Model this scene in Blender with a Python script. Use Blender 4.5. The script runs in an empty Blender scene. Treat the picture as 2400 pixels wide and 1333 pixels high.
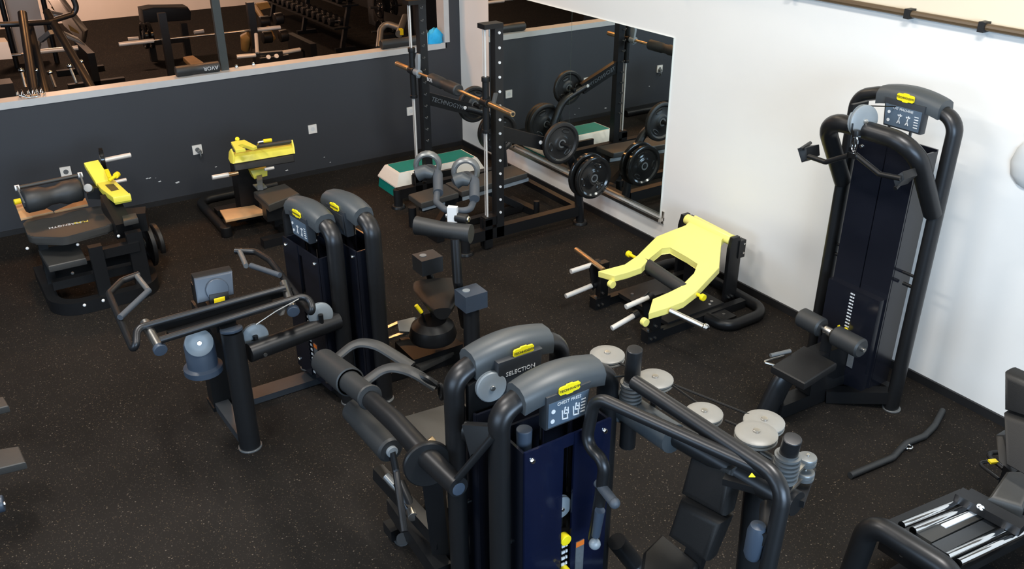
import bpy, bmesh, math, random
from mathutils import Vector, Matrix
random.seed(7)
C = bpy.context.scene.collection
PI = math.pi
V = Vector

# ------------------------------------------------------------------ camera, world, lights, exposure
cam = bpy.data.cameras.new('camera')
co = bpy.data.objects.new('camera', cam); C.objects.link(co)
cam.sensor_width = 36.0
cam.lens = 2110.0 / 2400.0 * 36.0
cam.clip_start = 0.05
_p, _r, _y = math.radians(27.0), math.radians(-0.05), math.radians(146.83)
_d = V((math.cos(_p) * math.cos(_y), math.cos(_p) * math.sin(_y), -math.sin(_p)))
_rt = _d.cross(V((0, 0, 1))).normalized(); _up = _rt.cross(_d)
_rt, _up = _rt * math.cos(_r) + _up * math.sin(_r), _up * math.cos(_r) - _rt * math.sin(_r)
_m = Matrix((_rt, _up, -_d)).transposed().to_4x4(); _m.translation = (9.268, -5.337, 3.5)
co.matrix_world = _m
bpy.context.scene.camera = co
sc = bpy.context.scene
sc.view_settings.view_transform = 'Standard'
sc.view_settings.look = 'None'
sc.view_settings.gamma = 1.0
sc.view_settings.use_curve_mapping = False
sc.view_settings.exposure = 0.0
w = bpy.data.worlds.new('world'); sc.world = w; w.use_nodes = True
w.node_tree.nodes['Background'].inputs[0].default_value = (0.75, 0.85, 1.0, 1)
w.node_tree.nodes['Background'].inputs[1].default_value = 0.10

def area(name, loc, size, energy, col, target=None, shape='RECTANGLE'):
    l = bpy.data.lights.new(name, 'AREA'); l.shape = shape; l.size = size[0]; l.size_y = size[1]
    l.energy = energy; l.color = col
    o = bpy.data.objects.new(name, l); C.objects.link(o); o.location = loc
    if target is not None:
        o.rotation_euler = (V(target) - V(loc)).to_track_quat('-Z', 'Y').to_euler()
    return o
# ceiling luminaires of the main hall, daylight from the windows beside and behind the camera (cool), warm lamps of the far hall
area('ceiling_light', (7.6, -2.4, 4.7), (1.2, 0.4), 165, (1.0, 0.95, 0.87))
area('ceiling_light', (4.4, -2.6, 4.7), (1.2, 0.4), 60, (1.0, 0.90, 0.76))
area('ceiling_light', (3.6, -5.2, 4.7), (1.2, 0.4), 130, (1.0, 0.94, 0.86))
area('ceiling_light', (6.4, -6.4, 4.7), (1.2, 0.4), 140, (1.0, 0.94, 0.86))
area('window_daylight', (12.6, -4.5, 2.6), (4.0, 2.2), 470, (0.58, 0.78, 1.0), (5.5, -2.5, 0.4))
area('window_daylight', (6.5, -11.5, 2.6), (6.0, 2.2), 290, (0.58, 0.78, 1.0), (5.0, -2.0, 0.8))
area('warm_ceiling_light', (2.2, -0.8, 4.7), (0.4, 0.4), 40, (1.0, 0.80, 0.55))
area('warm_ceiling_light', (-1.2, -4.6, 3.6), (0.4, 0.4), 48, (1.0, 0.45, 0.16))
area('warm_ceiling_light', (-1.2, -2.6, 3.6), (0.4, 0.4), 48, (1.0, 0.45, 0.16))
area('warm_ceiling_light', (-1.2, -0.7, 3.6), (0.4, 0.4), 36, (1.0, 0.45, 0.16))
area('warm_ceiling_light', (-8.6, -3.2, 3.6), (0.5, 0.5), 260, (1.0, 0.60, 0.40))
area('warm_ceiling_light', (-8.6, 0.4, 3.6), (0.5, 0.5), 80, (1.0, 0.60, 0.36))

# ------------------------------------------------------------------ materials
def mat(name, col, rough=0.5, metal=0.0, noise=None, bump=None, spec=0.5, coat=0.0, trans=0.0, alpha=1.0):
    m = bpy.data.materials.new(name); m.use_nodes = True
    nt = m.node_tree; b = nt.nodes['Principled BSDF']
    b.inputs['Base Color'].default_value = (*col, 1); b.inputs['Roughness'].default_value = rough
    b.inputs['Metallic'].default_value = metal; b.inputs['Specular IOR Level'].default_value = spec
    b.inputs['Coat Weight'].default_value = coat
    b.inputs['Transmission Weight'].default_value = trans
    b.inputs['Alpha'].default_value = alpha
    tc = nt.nodes.new('ShaderNodeTexCoord')
    if noise:
        s, amt = noise
        n = nt.nodes.new('ShaderNodeTexNoise'); n.inputs['Scale'].default_value = s; n.inputs['Detail'].default_value = 5
        nt.links.new(tc.outputs['Object'], n.inputs['Vector'])
        r = nt.nodes.new('ShaderNodeMapRange'); r.inputs['To Min'].default_value = 1 - amt; r.inputs['To Max'].default_value = 1 + amt
        nt.links.new(n.outputs['Fac'], r.inputs['Value'])
        mx = nt.nodes.new('ShaderNodeVectorMath'); mx.operation = 'SCALE'
        mx.inputs[0].default_value = col; nt.links.new(r.outputs['Result'], mx.inputs['Scale'])
        nt.links.new(mx.outputs['Vector'], b.inputs['Base Color'])
    if bump:
        s, st = bump
        n2 = nt.nodes.new('ShaderNodeTexNoise'); n2.inputs['Scale'].default_value = s; n2.inputs['Detail'].default_value = 3
        nt.links.new(tc.outputs['Object'], n2.inputs['Vector'])
        bp = nt.nodes.new('ShaderNodeBump'); bp.inputs['Strength'].default_value = st; bp.inputs['Distance'].default_value = 0.002
        nt.links.new(n2.outputs['Fac'], bp.inputs['Height']); nt.links.new(bp.outputs['Normal'], b.inputs['Normal'])
    return m

def floor_mat(name='flecked_rubber', k=1.0):
    m = bpy.data.materials.new(name); m.use_nodes = True
    nt = m.node_tree; b = nt.nodes['Principled BSDF']; b.inputs['Roughness'].default_value = 0.85
    b.inputs['Specular IOR Level'].default_value = 0.12
    tc = nt.nodes.new('ShaderNodeTexCoord')
    n = nt.nodes.new('ShaderNodeTexNoise'); n.inputs['Scale'].default_value = 1.3; n.inputs['Detail'].default_value = 6
    nt.links.new(tc.outputs['Object'], n.inputs['Vector'])
    r = nt.nodes.new('ShaderNodeValToRGB')
    r.color_ramp.elements[0].position = 0.3; r.color_ramp.elements[0].color = (0.0105 * k, 0.0090 * k, 0.0078 * k, 1)
    r.color_ramp.elements[1].position = 0.75; r.color_ramp.elements[1].color = (0.0165 * k, 0.0142 * k, 0.0125 * k, 1)
    nt.links.new(n.outputs['Fac'], r.inputs['Fac'])
    prev = r.outputs['Color']
    for sc_, th, size, c in ((95, 0.86, 0.30, (0.068, 0.050, 0.033, 1)), (62, 0.92, 0.26, (0.10, 0.082, 0.066, 1)), (130, 0.78, 0.36, (0.034, 0.028, 0.023, 1))):
        v = nt.nodes.new('ShaderNodeTexVoronoi'); v.inputs['Scale'].default_value = sc_; v.feature = 'F1'
        nt.links.new(tc.outputs['Object'], v.inputs['Vector'])
        sp = nt.nodes.new('ShaderNodeSeparateColor'); nt.links.new(v.outputs['Color'], sp.inputs['Color'])
        g = nt.nodes.new('ShaderNodeMath'); g.operation = 'GREATER_THAN'; g.inputs[1].default_value = th
        nt.links.new(sp.outputs['Red'], g.inputs[0])
        l = nt.nodes.new('ShaderNodeMath'); l.operation = 'LESS_THAN'; l.inputs[1].default_value = size
        nt.links.new(v.outputs['Distance'], l.inputs[0])
        mu = nt.nodes.new('ShaderNodeMath'); mu.operation = 'MULTIPLY'
        nt.links.new(g.outputs[0], mu.inputs[0]); nt.links.new(l.outputs[0], mu.inputs[1])
        mx = nt.nodes.new('ShaderNodeMix'); mx.data_type = 'RGBA'
        nt.links.new(mu.outputs[0], mx.inputs['Factor']); nt.links.new(prev, mx.inputs['A']); mx.inputs['B'].default_value = c
        prev = mx.outputs['Result']
    nt.links.new(prev, b.inputs['Base Color'])
    n2 = nt.nodes.new('ShaderNodeTexNoise'); n2.inputs['Scale'].default_value = 140
    nt.links.new(tc.outputs['Object'], n2.inputs['Vector'])
    bp = nt.nodes.new('ShaderNodeBump'); bp.inputs['Strength'].default_value = 0.25; bp.inputs['Distance'].default_value = 0.003
    nt.links.new(n2.outputs['Fac'], bp.inputs['Height']); nt.links.new(bp.outputs['Normal'], b.inputs['Normal'])
    return m

M_FLOOR = floor_mat()
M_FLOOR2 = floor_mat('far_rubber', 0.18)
M_WHITE = mat('white_wall_paint', (0.80, 0.79, 0.77), 0.75, noise=(2.0, 0.03), bump=(60, 0.1))
M_DARK = mat('dark_grey_wall_paint', (0.028, 0.031, 0.038), 0.6, noise=(1.5, 0.10), bump=(60, 0.1))
M_SILL = mat('grey_sill_laminate', (0.46, 0.465, 0.47), 0.45, noise=(9, 0.08))
M_BASE = mat('black_baseboard', (0.012, 0.012, 0.013), 0.5, noise=(8, 0.1))
M_CEIL = mat('ceiling_paint', (0.55, 0.52, 0.47), 0.8, noise=(3, 0.04))
M_TUBE = mat('satin_black_tube', (0.036, 0.037, 0.040), 0.37, 0.75, noise=(30, 0.08))
M_BLACK = mat('black_powder_coat', (0.007, 0.0072, 0.008), 0.40, noise=(40, 0.1), spec=0.35)
M_PAD = mat('black_vinyl', (0.009, 0.009, 0.0095), 0.45, noise=(25, 0.1), bump=(220, 0.2), spec=0.35)
M_PADG = mat('grey_vinyl', (0.034, 0.033, 0.031), 0.5, noise=(25, 0.1), bump=(220, 0.2))
M_FOAM = mat('foam_roller', (0.020, 0.022, 0.024), 0.5, noise=(25, 0.1), bump=(180, 0.2))
M_CONS = mat('grey_plastic', (0.046, 0.054, 0.061), 0.45, noise=(40, 0.06))
M_CONSB = mat('dark_grey_plastic', (0.030, 0.034, 0.040), 0.42, noise=(40, 0.06))
M_BLUEG = mat('blue_grey_plastic', (0.040, 0.055, 0.080), 0.4, noise=(40, 0.06))
M_PULL = mat('pulley_grey', (0.21, 0.24, 0.265), 0.4, noise=(30, 0.05))
M_YEL = mat('yellow_paint', (0.82, 0.73, 0.09), 0.30, noise=(12, 0.04))
M_YGLARE = mat('yellow_paint_glare', (0.85, 0.77, 0.22), 0.26, noise=(12, 0.03))  # lighter copy of the yellow, with the glare put into its colour
M_YTAG = mat('yellow_plastic', (0.85, 0.68, 0.01), 0.45, noise=(30, 0.05))
M_STEEL = mat('brushed_steel', (0.62, 0.60, 0.57), 0.28, 1.0, noise=(60, 0.06))
M_CHROME = mat('chrome', (0.80, 0.80, 0.80), 0.08, 1.0, noise=(60, 0.02))
M_WSTEEL = mat('zinc_peg', (0.66, 0.64, 0.61), 0.38, 0.25, noise=(60, 0.05))
M_BRASS = mat('warm_steel', (0.55, 0.40, 0.24), 0.3, 0.9, noise=(60, 0.06))
M_IRON = mat('dark_plate_rubber', (0.009, 0.0085, 0.0085), 0.45, noise=(40, 0.12))
M_GLOSS = mat('glossy_black_plate', (0.010, 0.010, 0.010), 0.16, noise=(40, 0.1))
M_TEAL = mat('teal_plastic', (0.0, 0.20, 0.175), 0.5, noise=(40, 0.08))
M_CREAM = mat('white_plastic', (0.80, 0.77, 0.70), 0.45, noise=(30, 0.04))
M_TAN = mat('tan_panel', (0.60, 0.37, 0.19), 0.5, noise=(14, 0.12))  # even tan shared by the roller board and the calf foot plate
M_SOCK = mat('white_socket_plastic', (0.75, 0.74, 0.72), 0.35, noise=(30, 0.03))
M_INK = mat('white_print', (0.62, 0.64, 0.66), 0.5, noise=(80, 0.03))
M_INKY = mat('yellow_print', (0.75, 0.62, 0.1), 0.5, noise=(80, 0.03))
M_DINK = mat('dark_print', (0.06, 0.05, 0.02), 0.5, noise=(80, 0.03))
M_ORNG = mat('orange_label', (0.75, 0.17, 0.02), 0.5, noise=(60, 0.05))
M_LABEL = mat('grey_label', (0.11, 0.12, 0.13), 0.4, noise=(60, 0.3))
M_NAVY = mat('navy_acrylic', (0.006, 0.009, 0.028), 0.12, noise=(8, 0.1), alpha=0.82)
M_DNAVY = mat('smoked_acrylic', (0.008, 0.009, 0.014), 0.16, noise=(8, 0.1))
M_PLAC = mat('placard_film', (0.085, 0.12, 0.165), 0.3, noise=(30, 0.05))
M_MIRROR = mat('mirror_glass', (0.80, 0.86, 0.84), 0.0, 1.0)
M_BLUE = mat('blue_cloth', (0.02, 0.42, 0.80), 0.7, noise=(25, 0.15), bump=(60, 0.4))
M_WPLATE = mat('painted_white_plate', (0.68, 0.69, 0.70), 0.4, noise=(30, 0.04))
M_GRIP = mat('rubber_grip_blue_grey', (0.05, 0.06, 0.075), 0.6, noise=(60, 0.1), bump=(200, 0.3))
M_GREYM = mat('grey_metallic', (0.17, 0.18, 0.185), 0.38, 0.5, noise=(40, 0.06))
M_MULL = mat('grey_green_mullion', (0.035, 0.042, 0.042), 0.45, noise=(20, 0.08))
M_FARW = mat('far_white_paint', (0.72, 0.68, 0.64), 0.7, noise=(3, 0.05))
M_SCONCE = mat('opal_lamp_shade', (0.60, 0.61, 0.61), 0.5, noise=(10, 0.02))
M_AMBER = mat('tan_leather', (0.30, 0.17, 0.05), 0.5, noise=(20, 0.1))

# ------------------------------------------------------------------ mesh helpers
def fillet(pts, r, n=6, closed=False):
    pts = [V(p) for p in pts]; out = []
    N = len(pts)
    for i, p in enumerate(pts):
        if not closed and (i == 0 or i == N - 1):
            out.append(p); continue
        a = pts[i - 1]; b = pts[(i + 1) % N]
        u = (a - p); v = (b - p); lu, lv = u.length, v.length
        u.normalize(); v.normalize()
        ang = u.angle(v)
        if ang > PI - 0.02 or r <= 0:
            out.append(p); continue
        t = min(r / math.tan(ang / 2), lu * 0.48, lv * 0.48); rr = t * math.tan(ang / 2)
        c = p + (u + v).normalized() * (rr / math.sin(ang / 2))
        s0 = p + u * t - c; s1 = p + v * t - c
        tot = s0.angle(s1)
        for k in range(n + 1):
            f = k / n
            q = (s0 * math.sin((1 - f) * tot) + s1 * math.sin(f * tot)) / math.sin(tot) if tot > 1e-4 else s0
            out.append(c + q)
    return out

class MB:
    def __init__(s, M=None):
        s.bm = bmesh.new(); s.M = M or Matrix()
    def _add(s, verts, faces):
        vs = [s.bm.verts.new(s.M @ V(v)) for v in verts]
        fs = []
        for f in faces:
            try: fs.append(s.bm.faces.new([vs[i] for i in f]))
            except ValueError: pass
        return vs, fs
    def _bev(s, fs, b, seg=2):
        if b <= 0: return
        es = set()
        for f in fs:
            for e in f.edges: es.add(e)
        es = [e for e in es if len(e.link_faces) == 2 and e.calc_face_angle(0) > 0.5]
        bmesh.ops.bevel(s.bm, geom=es, offset=b, segments=seg, profile=0.6, affect='EDGES', clamp_overlap=True)
    def box(s, lo, hi, bev=0.0, seg=2, R=None):
        lo, hi = V(lo), V(hi); c = (lo + hi) / 2; h = (hi - lo) / 2
        h = V((abs(h.x), abs(h.y), abs(h.z)))
        vs = []
        for x in (-1, 1):
            for y in (-1, 1):
                for z in (-1, 1):
                    q = V((x * h.x, y * h.y, z * h.z))
                    vs.append(c + (R @ q if R else q))
        fs = [(0, 1, 3, 2), (4, 6, 7, 5), (0, 4, 5, 1), (2, 3, 7, 6), (0, 2, 6, 4), (1, 5, 7, 3)]
        _, f = s._add(vs, fs); s._bev(f, bev, seg); return s
    def beam(s, a, b, w, h, bev=0.0, up=(0, 0, 1)):
        a, b = V(a), V(b); d = (b - a); L = d.length; d.normalize()
        x = d.cross(V(up))
        if x.length < 1e-4: x = d.cross(V((1, 0, 0)))
        x.normalize(); u = x.cross(d)
        vs = []
        for t in (0, L):
            for sx in (-1, 1):
                for sz in (-1, 1):
                    vs.append(a + d * t + x * (sx * w / 2) + u * (sz * h / 2))
        fs = [(0, 1, 3, 2), (4, 6, 7, 5), (0, 4, 5, 1), (2, 3, 7, 6), (0, 2, 6, 4), (1, 5, 7, 3)]
        _, f = s._add(vs, fs); s._bev(f, bev); return s
    def cyl(s, a, b, r0, r1=None, n=20, bev=0.0):
        r1 = r0 if r1 is None else r1
        a, b = V(a), V(b); d = (b - a).normalized()
        x = d.orthogonal().normalized(); y = d.cross(x)
        vs = []
        for c, r in ((a, r0), (b, r1)):
            for k in range(n):
                t = 2 * PI * k / n; vs.append(c + (x * math.cos(t) + y * math.sin(t)) * r)
        fs = [tuple(range(n - 1, -1, -1)), tuple(range(n, 2 * n))]
        side = [(k, (k + 1) % n, n + (k + 1) % n, n + k) for k in range(n)]
        _, f = s._add(vs, fs + side)
        if bev > 0:
            es = list({e for ff in f[:2] for e in ff.edges})
            bmesh.ops.bevel(s.bm, geom=es, offset=bev, segments=3, profile=0.6, affect='EDGES')
        return s
    def lathe(s, a, d, prof, n=24):
        """prof: (height along d, radius) from a; capped by radius 0 points"""
        a, d = V(a), V(d).normalized(); x = d.orthogonal().normalized(); y = d.cross(x)
        vs = []; fs = []
        for h, r in prof:
            for k in range(n):
                t = 2 * PI * k / n; vs.append(a + d * h + (x * math.cos(t) + y * math.sin(t)) * max(r, 1e-4))
        for i in range(len(prof) - 1):
            for k in range(n):
                fs.append((i * n + k, i * n + (k + 1) % n, (i + 1) * n + (k + 1) % n, (i + 1) * n + k))
        s._add(vs, fs); return s
    def tube(s, pts, r, fil=0.0, n=12, seg=6, closed=False, cap=True, ry=None, x0=None, off=0.0):
        P = fillet(pts, fil, seg, closed) if fil > 0 else [V(p) for p in pts]
        Q = [P[0]]
        for p in P[1:]:
            if (p - Q[-1]).length > 1e-5: Q.append(p)
        P = Q; N = len(P)
        T = []
        for i in range(N):
            if closed: t = P[(i + 1) % N] - P[i - 1]
            else: t = P[min(i + 1, N - 1)] - P[max(i - 1, 0)]
            T.append(t.normalized())
        x = T[0].orthogonal().normalized()
        if abs(T[0].z) < 0.9: x = T[0].cross(V((0, 0, 1))).normalized()
        if x0 is not None: x = V(x0)
        vs = []; fs = []
        for i in range(N):
            if i:
                q = T[i - 1].rotation_difference(T[i]); x = (q @ x)
            x = (x - T[i] * x.dot(T[i])).normalized(); y = T[i].cross(x)
            rr = r[i] if isinstance(r, (list, tuple)) else r
            for k in range(n):
                t = 2 * PI * k / n + off; vs.append(P[i] + x * math.cos(t) * rr + y * math.sin(t) * (ry or rr))
        for i in range(N - 1 if not closed else N):
            j = (i + 1) % N
            for k in range(n):
                fs.append((i * n + k, i * n + (k + 1) % n, j * n + (k + 1) % n, j * n + k))
        if not closed and cap:
            fs.append(tuple(range(n - 1, -1, -1))); fs.append(tuple((N - 1) * n + k for k in range(n)))
        s._add(vs, fs); return s
    def prism(s, poly, d, bev=0.0, seg=2):
        """poly: 3D points of one face, d: extrusion vector"""
        d = V(d); n = len(poly)
        vs = [V(p) for p in poly] + [V(p) + d for p in poly]
        fs = [tuple(range(n - 1, -1, -1)), tuple(range(n, 2 * n))] + [(k, (k + 1) % n, n + (k + 1) % n, n + k) for k in range(n)]
        _, f = s._add(vs, fs)
        if bev > 0:
            es = [e for e in {e for ff in f[:2] for e in ff.edges}]
            bmesh.ops.bevel(s.bm, geom=es, offset=bev, segments=seg, profile=0.6, affect='EDGES', clamp_overlap=True)
        return s
    def loft(s, secs, cap=True):
        n = len(secs[0]); vs = [V(p) for q in secs for p in q]; fs = []
        for i in range(len(secs) - 1):
            for k in range(n):
                fs.append((i * n + k, i * n + (k + 1) % n, (i + 1) * n + (k + 1) % n, (i + 1) * n + k))
        if cap: fs += [tuple(range(n - 1, -1, -1)), tuple((len(secs) - 1) * n + k for k in range(n))]
        s._add(vs, fs); return s
    def ball(s, c, r, n=14):
        c = V(c); k = 8
        return s.lathe(c - V((0, 0, r)), (0, 0, 1), [(r - r * math.cos(PI * i / k), r * math.sin(PI * i / k)) for i in range(k + 1)], n)
    def build(s, name, m, parent=None, smooth=35):
        bmesh.ops.recalc_face_normals(s.bm, faces=s.bm.faces[:])
        me = bpy.data.meshes.new(name); s.bm.to_mesh(me); s.bm.free()
        me.materials.append(m)
        if smooth:
            me.shade_smooth(); me.set_sharp_from_angle(angle=math.radians(smooth))
        o = bpy.data.objects.new(name, me); C.objects.link(o)
        if parent is not None:
            o.parent = parent
            root = parent
            while root.parent is not None: root = root.parent
            if root.type == 'EMPTY': me.transform(Matrix.Translation(-V(root.location)))
            else: me.transform(Matrix.Translation(-V(root.location)))
        return o

def thing(name, label, cat, loc=(0, 0, 0), group=None):
    o = bpy.data.objects.new(name, None); C.objects.link(o); o.empty_display_size = 0.1
    o.location = loc; o['label'] = label; o['category'] = cat
    if group: o['group'] = group
    return o
def tag(o, label, cat, group=None):
    o['label'] = label; o['category'] = cat
    if group: o['group'] = group
    return o
def recenter(o):
    me = o.data; xs = [v.co for v in me.vertices]
    c = V((sum(v.x for v in xs) / len(xs), sum(v.y for v in xs) / len(xs), min(v.z for v in xs)))
    me.transform(Matrix.Translation(-c)); o.location = c; return o
def struct(name, mb, m):
    o = mb.build(name, m); o['kind'] = 'structure'; return o
def dup(root, loc, rot=(0, 0, 0), label=None):
    r = root.copy(); C.objects.link(r); r.location = loc; r.rotation_euler = rot
    if label: r['label'] = label
    for ch in list(root.children):
        c = ch.copy(); C.objects.link(c); c.parent = r
        for g in list(ch.children):
            d = g.copy(); C.objects.link(d); d.parent = c
    return r
def text(name, body, size, origin, xdir, ydir, m, parent, align='CENTER', ext=0.0008):
    """flat lettering: mesh text lying in the plane spanned by xdir, ydir"""
    cu = bpy.data.curves.new(name, 'FONT'); cu.body = body; cu.size = size; cu.align_x = align; cu.align_y = 'CENTER'
    cu.extrude = ext; cu.resolution_u = 2
    tmp = bpy.data.objects.new(name + '_tmp', cu)
    C.objects.link(tmp)
    dg = bpy.context.evaluated_depsgraph_get()
    me = bpy.data.meshes.new_from_object(tmp.evaluated_get(dg))
    bpy.data.objects.remove(tmp); bpy.data.curves.remove(cu)
    x = V(xdir).normalized(); z = x.cross(V(ydir)).normalized(); y = z.cross(x)
    R = Matrix((x, y, z)).transposed().to_4x4(); R.translation = V(origin)
    me.transform(R)
    root = parent
    while root.parent is not None: root = root.parent
    me.transform(Matrix.Translation(-V(root.location)))
    me.materials.clear(); me.materials.append(m); me.name = name
    o = bpy.data.objects.new(name, me); C.objects.link(o); o.parent = parent
    return o
def frame(x, y, rz, z=0.0):
    return Matrix.Translation((x, y, z)) @ Matrix.Rotation(math.radians(rz), 4, 'Z')

# ------------------------------------------------------------------ the room
b = MB(); b.box((-0.15, -12, -0.12), (13, 0.0, 0)); struct('floor', b, M_FLOOR)
b = MB(); b.box((-11.0, -12, -0.12), (-0.15, 3.0, 0)); struct('floor_far', b, M_FLOOR2)
b = MB(); b.box((-0.15, 0.0, -0.12), (13, 0.2, 2.44)); struct('wall_right', b, M_WHITE)
b = MB(); b.box((-0.15, 0.0, 2.44), (13, 0.2, 4.8)); struct('wall_right_upper', b, mat('upper_wall_cream', (0.78, 0.68, 0.52), 0.75, noise=(2.0, 0.03), bump=(60, 0.1)))  # upper part of the right wall, in a warmer tone than below
SY0, SY1 = -9.0, -0.20           # opening in the dark wall
b = MB()
b.box((-0.15, -12, -0.12), (0, 0, 1.20)); b.box((-0.15, SY1 + 0.02, 1.2), (0, 0, 4.8)); b.box((-0.15, -12, 1.2), (0, SY0, 4.8)); b.box((-0.15, SY0, 3.1), (0, SY1 + 0.02, 4.8))
wl = struct('wall_left', b, M_DARK)
b = MB(); b.box((-0.16, SY0, 1.198), (0.012, SY1 - 0.005, 1.262), 0.004); struct('trim_1', b, M_SILL)      # window sill
b = MB(); b.box((-0.16, SY1 - 0.012, 1.263), (0.010, SY1 + 0.055, 3.1), 0.003); struct('trim_2', b, M_SILL)  # right jamb
b = MB(); b.box((0.0, -0.018, 0), (13, 0.0, 0.062), 0.003); struct('baseboard_right', b, M_BASE)
b = MB(); b.box((0.0, -12, 0), (0.012, -0.018, 0.05), 0.003); struct('baseboard_left', b, M_BASE)
b = MB(); b.box((-11.0, -12, 4.8), (13, 3, 4.9)); struct('ceiling', b, M_CEIL)
b = MB(); b.box((-11.2, -12, -0.12), (-11.0, 3.0, 4.8)); struct('wall_far', b, M_FARW)
b = MB(); b.box((-11.0, -12, 0.92), (-10.9, 3.0, 1.0), 0.005); struct('trim_3', b, M_SILL)
b = MB(); b.box((-11.0, -12, 1.0), (-10.97, 3.0, 3.2)); struct('window_1', b, M_BASE)
b = MB(); b.box((-11.0, 3.0, -0.12), (-0.15, 3.2, 4.8)); struct('wall_far_right', b, M_BASE)
b = MB(); b.box((-0.14, -2.78, 1.262), (-0.085, -2.70, 3.1), 0.004); struct('trim_4', b, M_MULL)           # mullion in the opening
# white paint chips knocked out of the dark wall
b = MB()
for (px_, w_) in (((0.001, -3.710, 0.308), .03), ((0.001, -3.685, 0.307), .03), ((0.001, -3.597, 0.252), .035), ((0.001, -3.424, 0.207), .05), ((0.001, -3.628, 0.296), .012), ((0.001, -3.011, 0.295), .025), ((0.001, -2.254, 0.107), .04), ((0.001, -2.060, 0.023), .015), ((0.001, -1.805, 0.175), .02), ((0.001, -1.740, 0.102), .02)):
    b.prism([(0.0005, px_[1] - w_ / 2, px_[2]), (0.0005, px_[1] - w_ * .2, px_[2] - w_ * .22), (0.0005, px_[1] + w_ * .5, px_[2] - w_ * .05), (0.0005, px_[1] + w_ * .25, px_[2] + w_ * .2)], (0.0015, 0, 0))
o = b.build('paint_chips', M_INK, wl); o['kind'] = 'stuff'

# conduit high on the white wall
t = thing('conduit', 'dark brown conduit running along the top of the white wall', 'pipe', (5.0, -0.04, 2.44))
b = MB(); b.tube([(0.3, -0.035, 2.44), (12.5, -0.035, 2.44)], 0.022, n=10); b.build('pipe', M_BRASS if False else mat('brown_conduit', (0.10, 0.065, 0.035), 0.4, noise=(20, 0.1)), t)
for x in (1.2, 2.4, 3.6, 4.8, 5.75, 6.25, 7.2):
    b = MB(); b.box((x - .02, -0.065, 2.41), (x + .02, 0, 2.47), 0.004); b.build('clip', M_BASE, t)
# wall lamp at the right edge
t = thing('wall_lamp', 'pale egg-shaped wall lamp with tan cap on the white wall, right edge', 'lamp', (6.72, 0, 1.73))
b = MB(Matrix.Diagonal((1, .3, 1, 1))); b.lathe((6.72, -0.02, 1.56), (0, 0, 1), [(0, 0.0), (.02, .06), (.07, .11), (.15, .13), (.23, .11), (.30, .065), (.32, .03)], 24); b.build('shade', M_SCONCE, t)
b = MB(); b.cyl((6.72, -0.02, 1.87), (6.72, -0.02, 1.93), .055, .03); b.build('cap', M_AMBER, t)

# mirror on the white wall
t = thing('wall_mirror', 'large two-pane mirror on the white wall behind the bar rack', 'mirror', (2.2, 0, 0.3))
b = MB(); b.box((0.655, -0.012, 0.305), (2.175, 0, 1.915)); b.build('pane', M_MIRROR, t, 0)
b = MB(); b.box((2.179, -0.012, 0.305), (3.60, 0, 1.915)); b.build('pane', M_MIRROR, t, 0)
b = MB(); b.beam((1.12, -0.055, .285), (3.65, -0.055, .285), .03, .03, .004); b.build('rail', M_STEEL, t)
for x in (1.14, 3.64):
    b = MB(); b.box((x - .012, -0.06, .27), (x + .012, 0, .30), .003); b.box((x - .012, -0.012, .24), (x + .012, 0, .36), .003); b.build('bracket', M_STEEL, t)

# sockets
def socket(p, n, label, plug=False, holes=True):
    y, z = p
    t = thing('wall_socket', label, 'socket', (0, y, z), 'white wall plates')
    b = MB(); b.box((0, y - .048, z - .048), (0.012, y + .048, z + .048), .006); f = b.build('faceplate', M_SOCK, t)
    if holes:
        b = MB(); b.cyl((0.010, y, z), (0.0128, y, z), .024, n=20); b.build('well', M_LABEL if plug or n == 0 else M_INK, f)
    if plug:
        b = MB(); b.cyl((0.012, y + .012, z - .015), (0.055, y + .012, z - .015), .024, .02, bev=.004); b.tube([(0.05, y + .012, z - .02), (0.06, y + .014, z - .06), (.03, y + .014, z - .09)], .008, .02); b.build('plug', M_GREYM, t)
socket(((0.000, -1.910, 0.520)[1], (0.000, -1.910, 0.520)[2]), 1, 'white blank wall plate up right of the yellow padded calf machine')
socket(((0.000, -3.173, 0.516)[1], (0.000, -3.173, 0.516)[2]), 2, 'white wall socket with a grey plug left of the calf machine', True)
socket(((0.000, -4.433, 0.524)[1], (0.000, -4.433, 0.524)[2]), 0, 'white wall socket behind the hourglass roller of the leftmost machine')
socket(((0.000, -0.695, 0.530)[1], (0.000, -0.695, 0.530)[2]), 1, 'white wall plate beside the left rod of the bar rack')

# things on the sill
def foam_pad(name, a, bb, r, label):
    a, bb = V(a), V(bb); d = bb - a
    t = thing(name, label, 'bar pad', (a + bb) / 2 - V((0, 0, r)))
    L = d.length
    b = MB(); b.lathe(a, d, [(0, 0), (0, r * .86), (.008, r), (L * .36, r), (L * .38, r * .93), (L * .62, r * .93), (L * .64, r), (L - .008, r), (L, r * .86), (L, 0)], 24); b.build('foam', M_FOAM, t)
    return t
fp = foam_pad('foam_bar_pad', (-0.075, -3.24, 1.315), (-0.075, -2.80, 1.315), .052, 'black foam bar pad lying on the window sill beside the post')
text('lettering', 'AVOR', .055, (-0.022, -2.90, 1.318), (0, -1, 0), (0, 0, -1), M_INK, fp)
foam_pad('foam_bar_pad', (-0.08, -0.98, 1.315), (-0.08, -0.44, 1.315), .052, 'plain black foam bar pad on the sill behind the bar rack')
t = thing('cloth', 'bright blue folded cloth heaped at the right end of the sill', 'cloth', (-.05, -.32, 1.262))
b = MB()
secs = []
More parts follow.
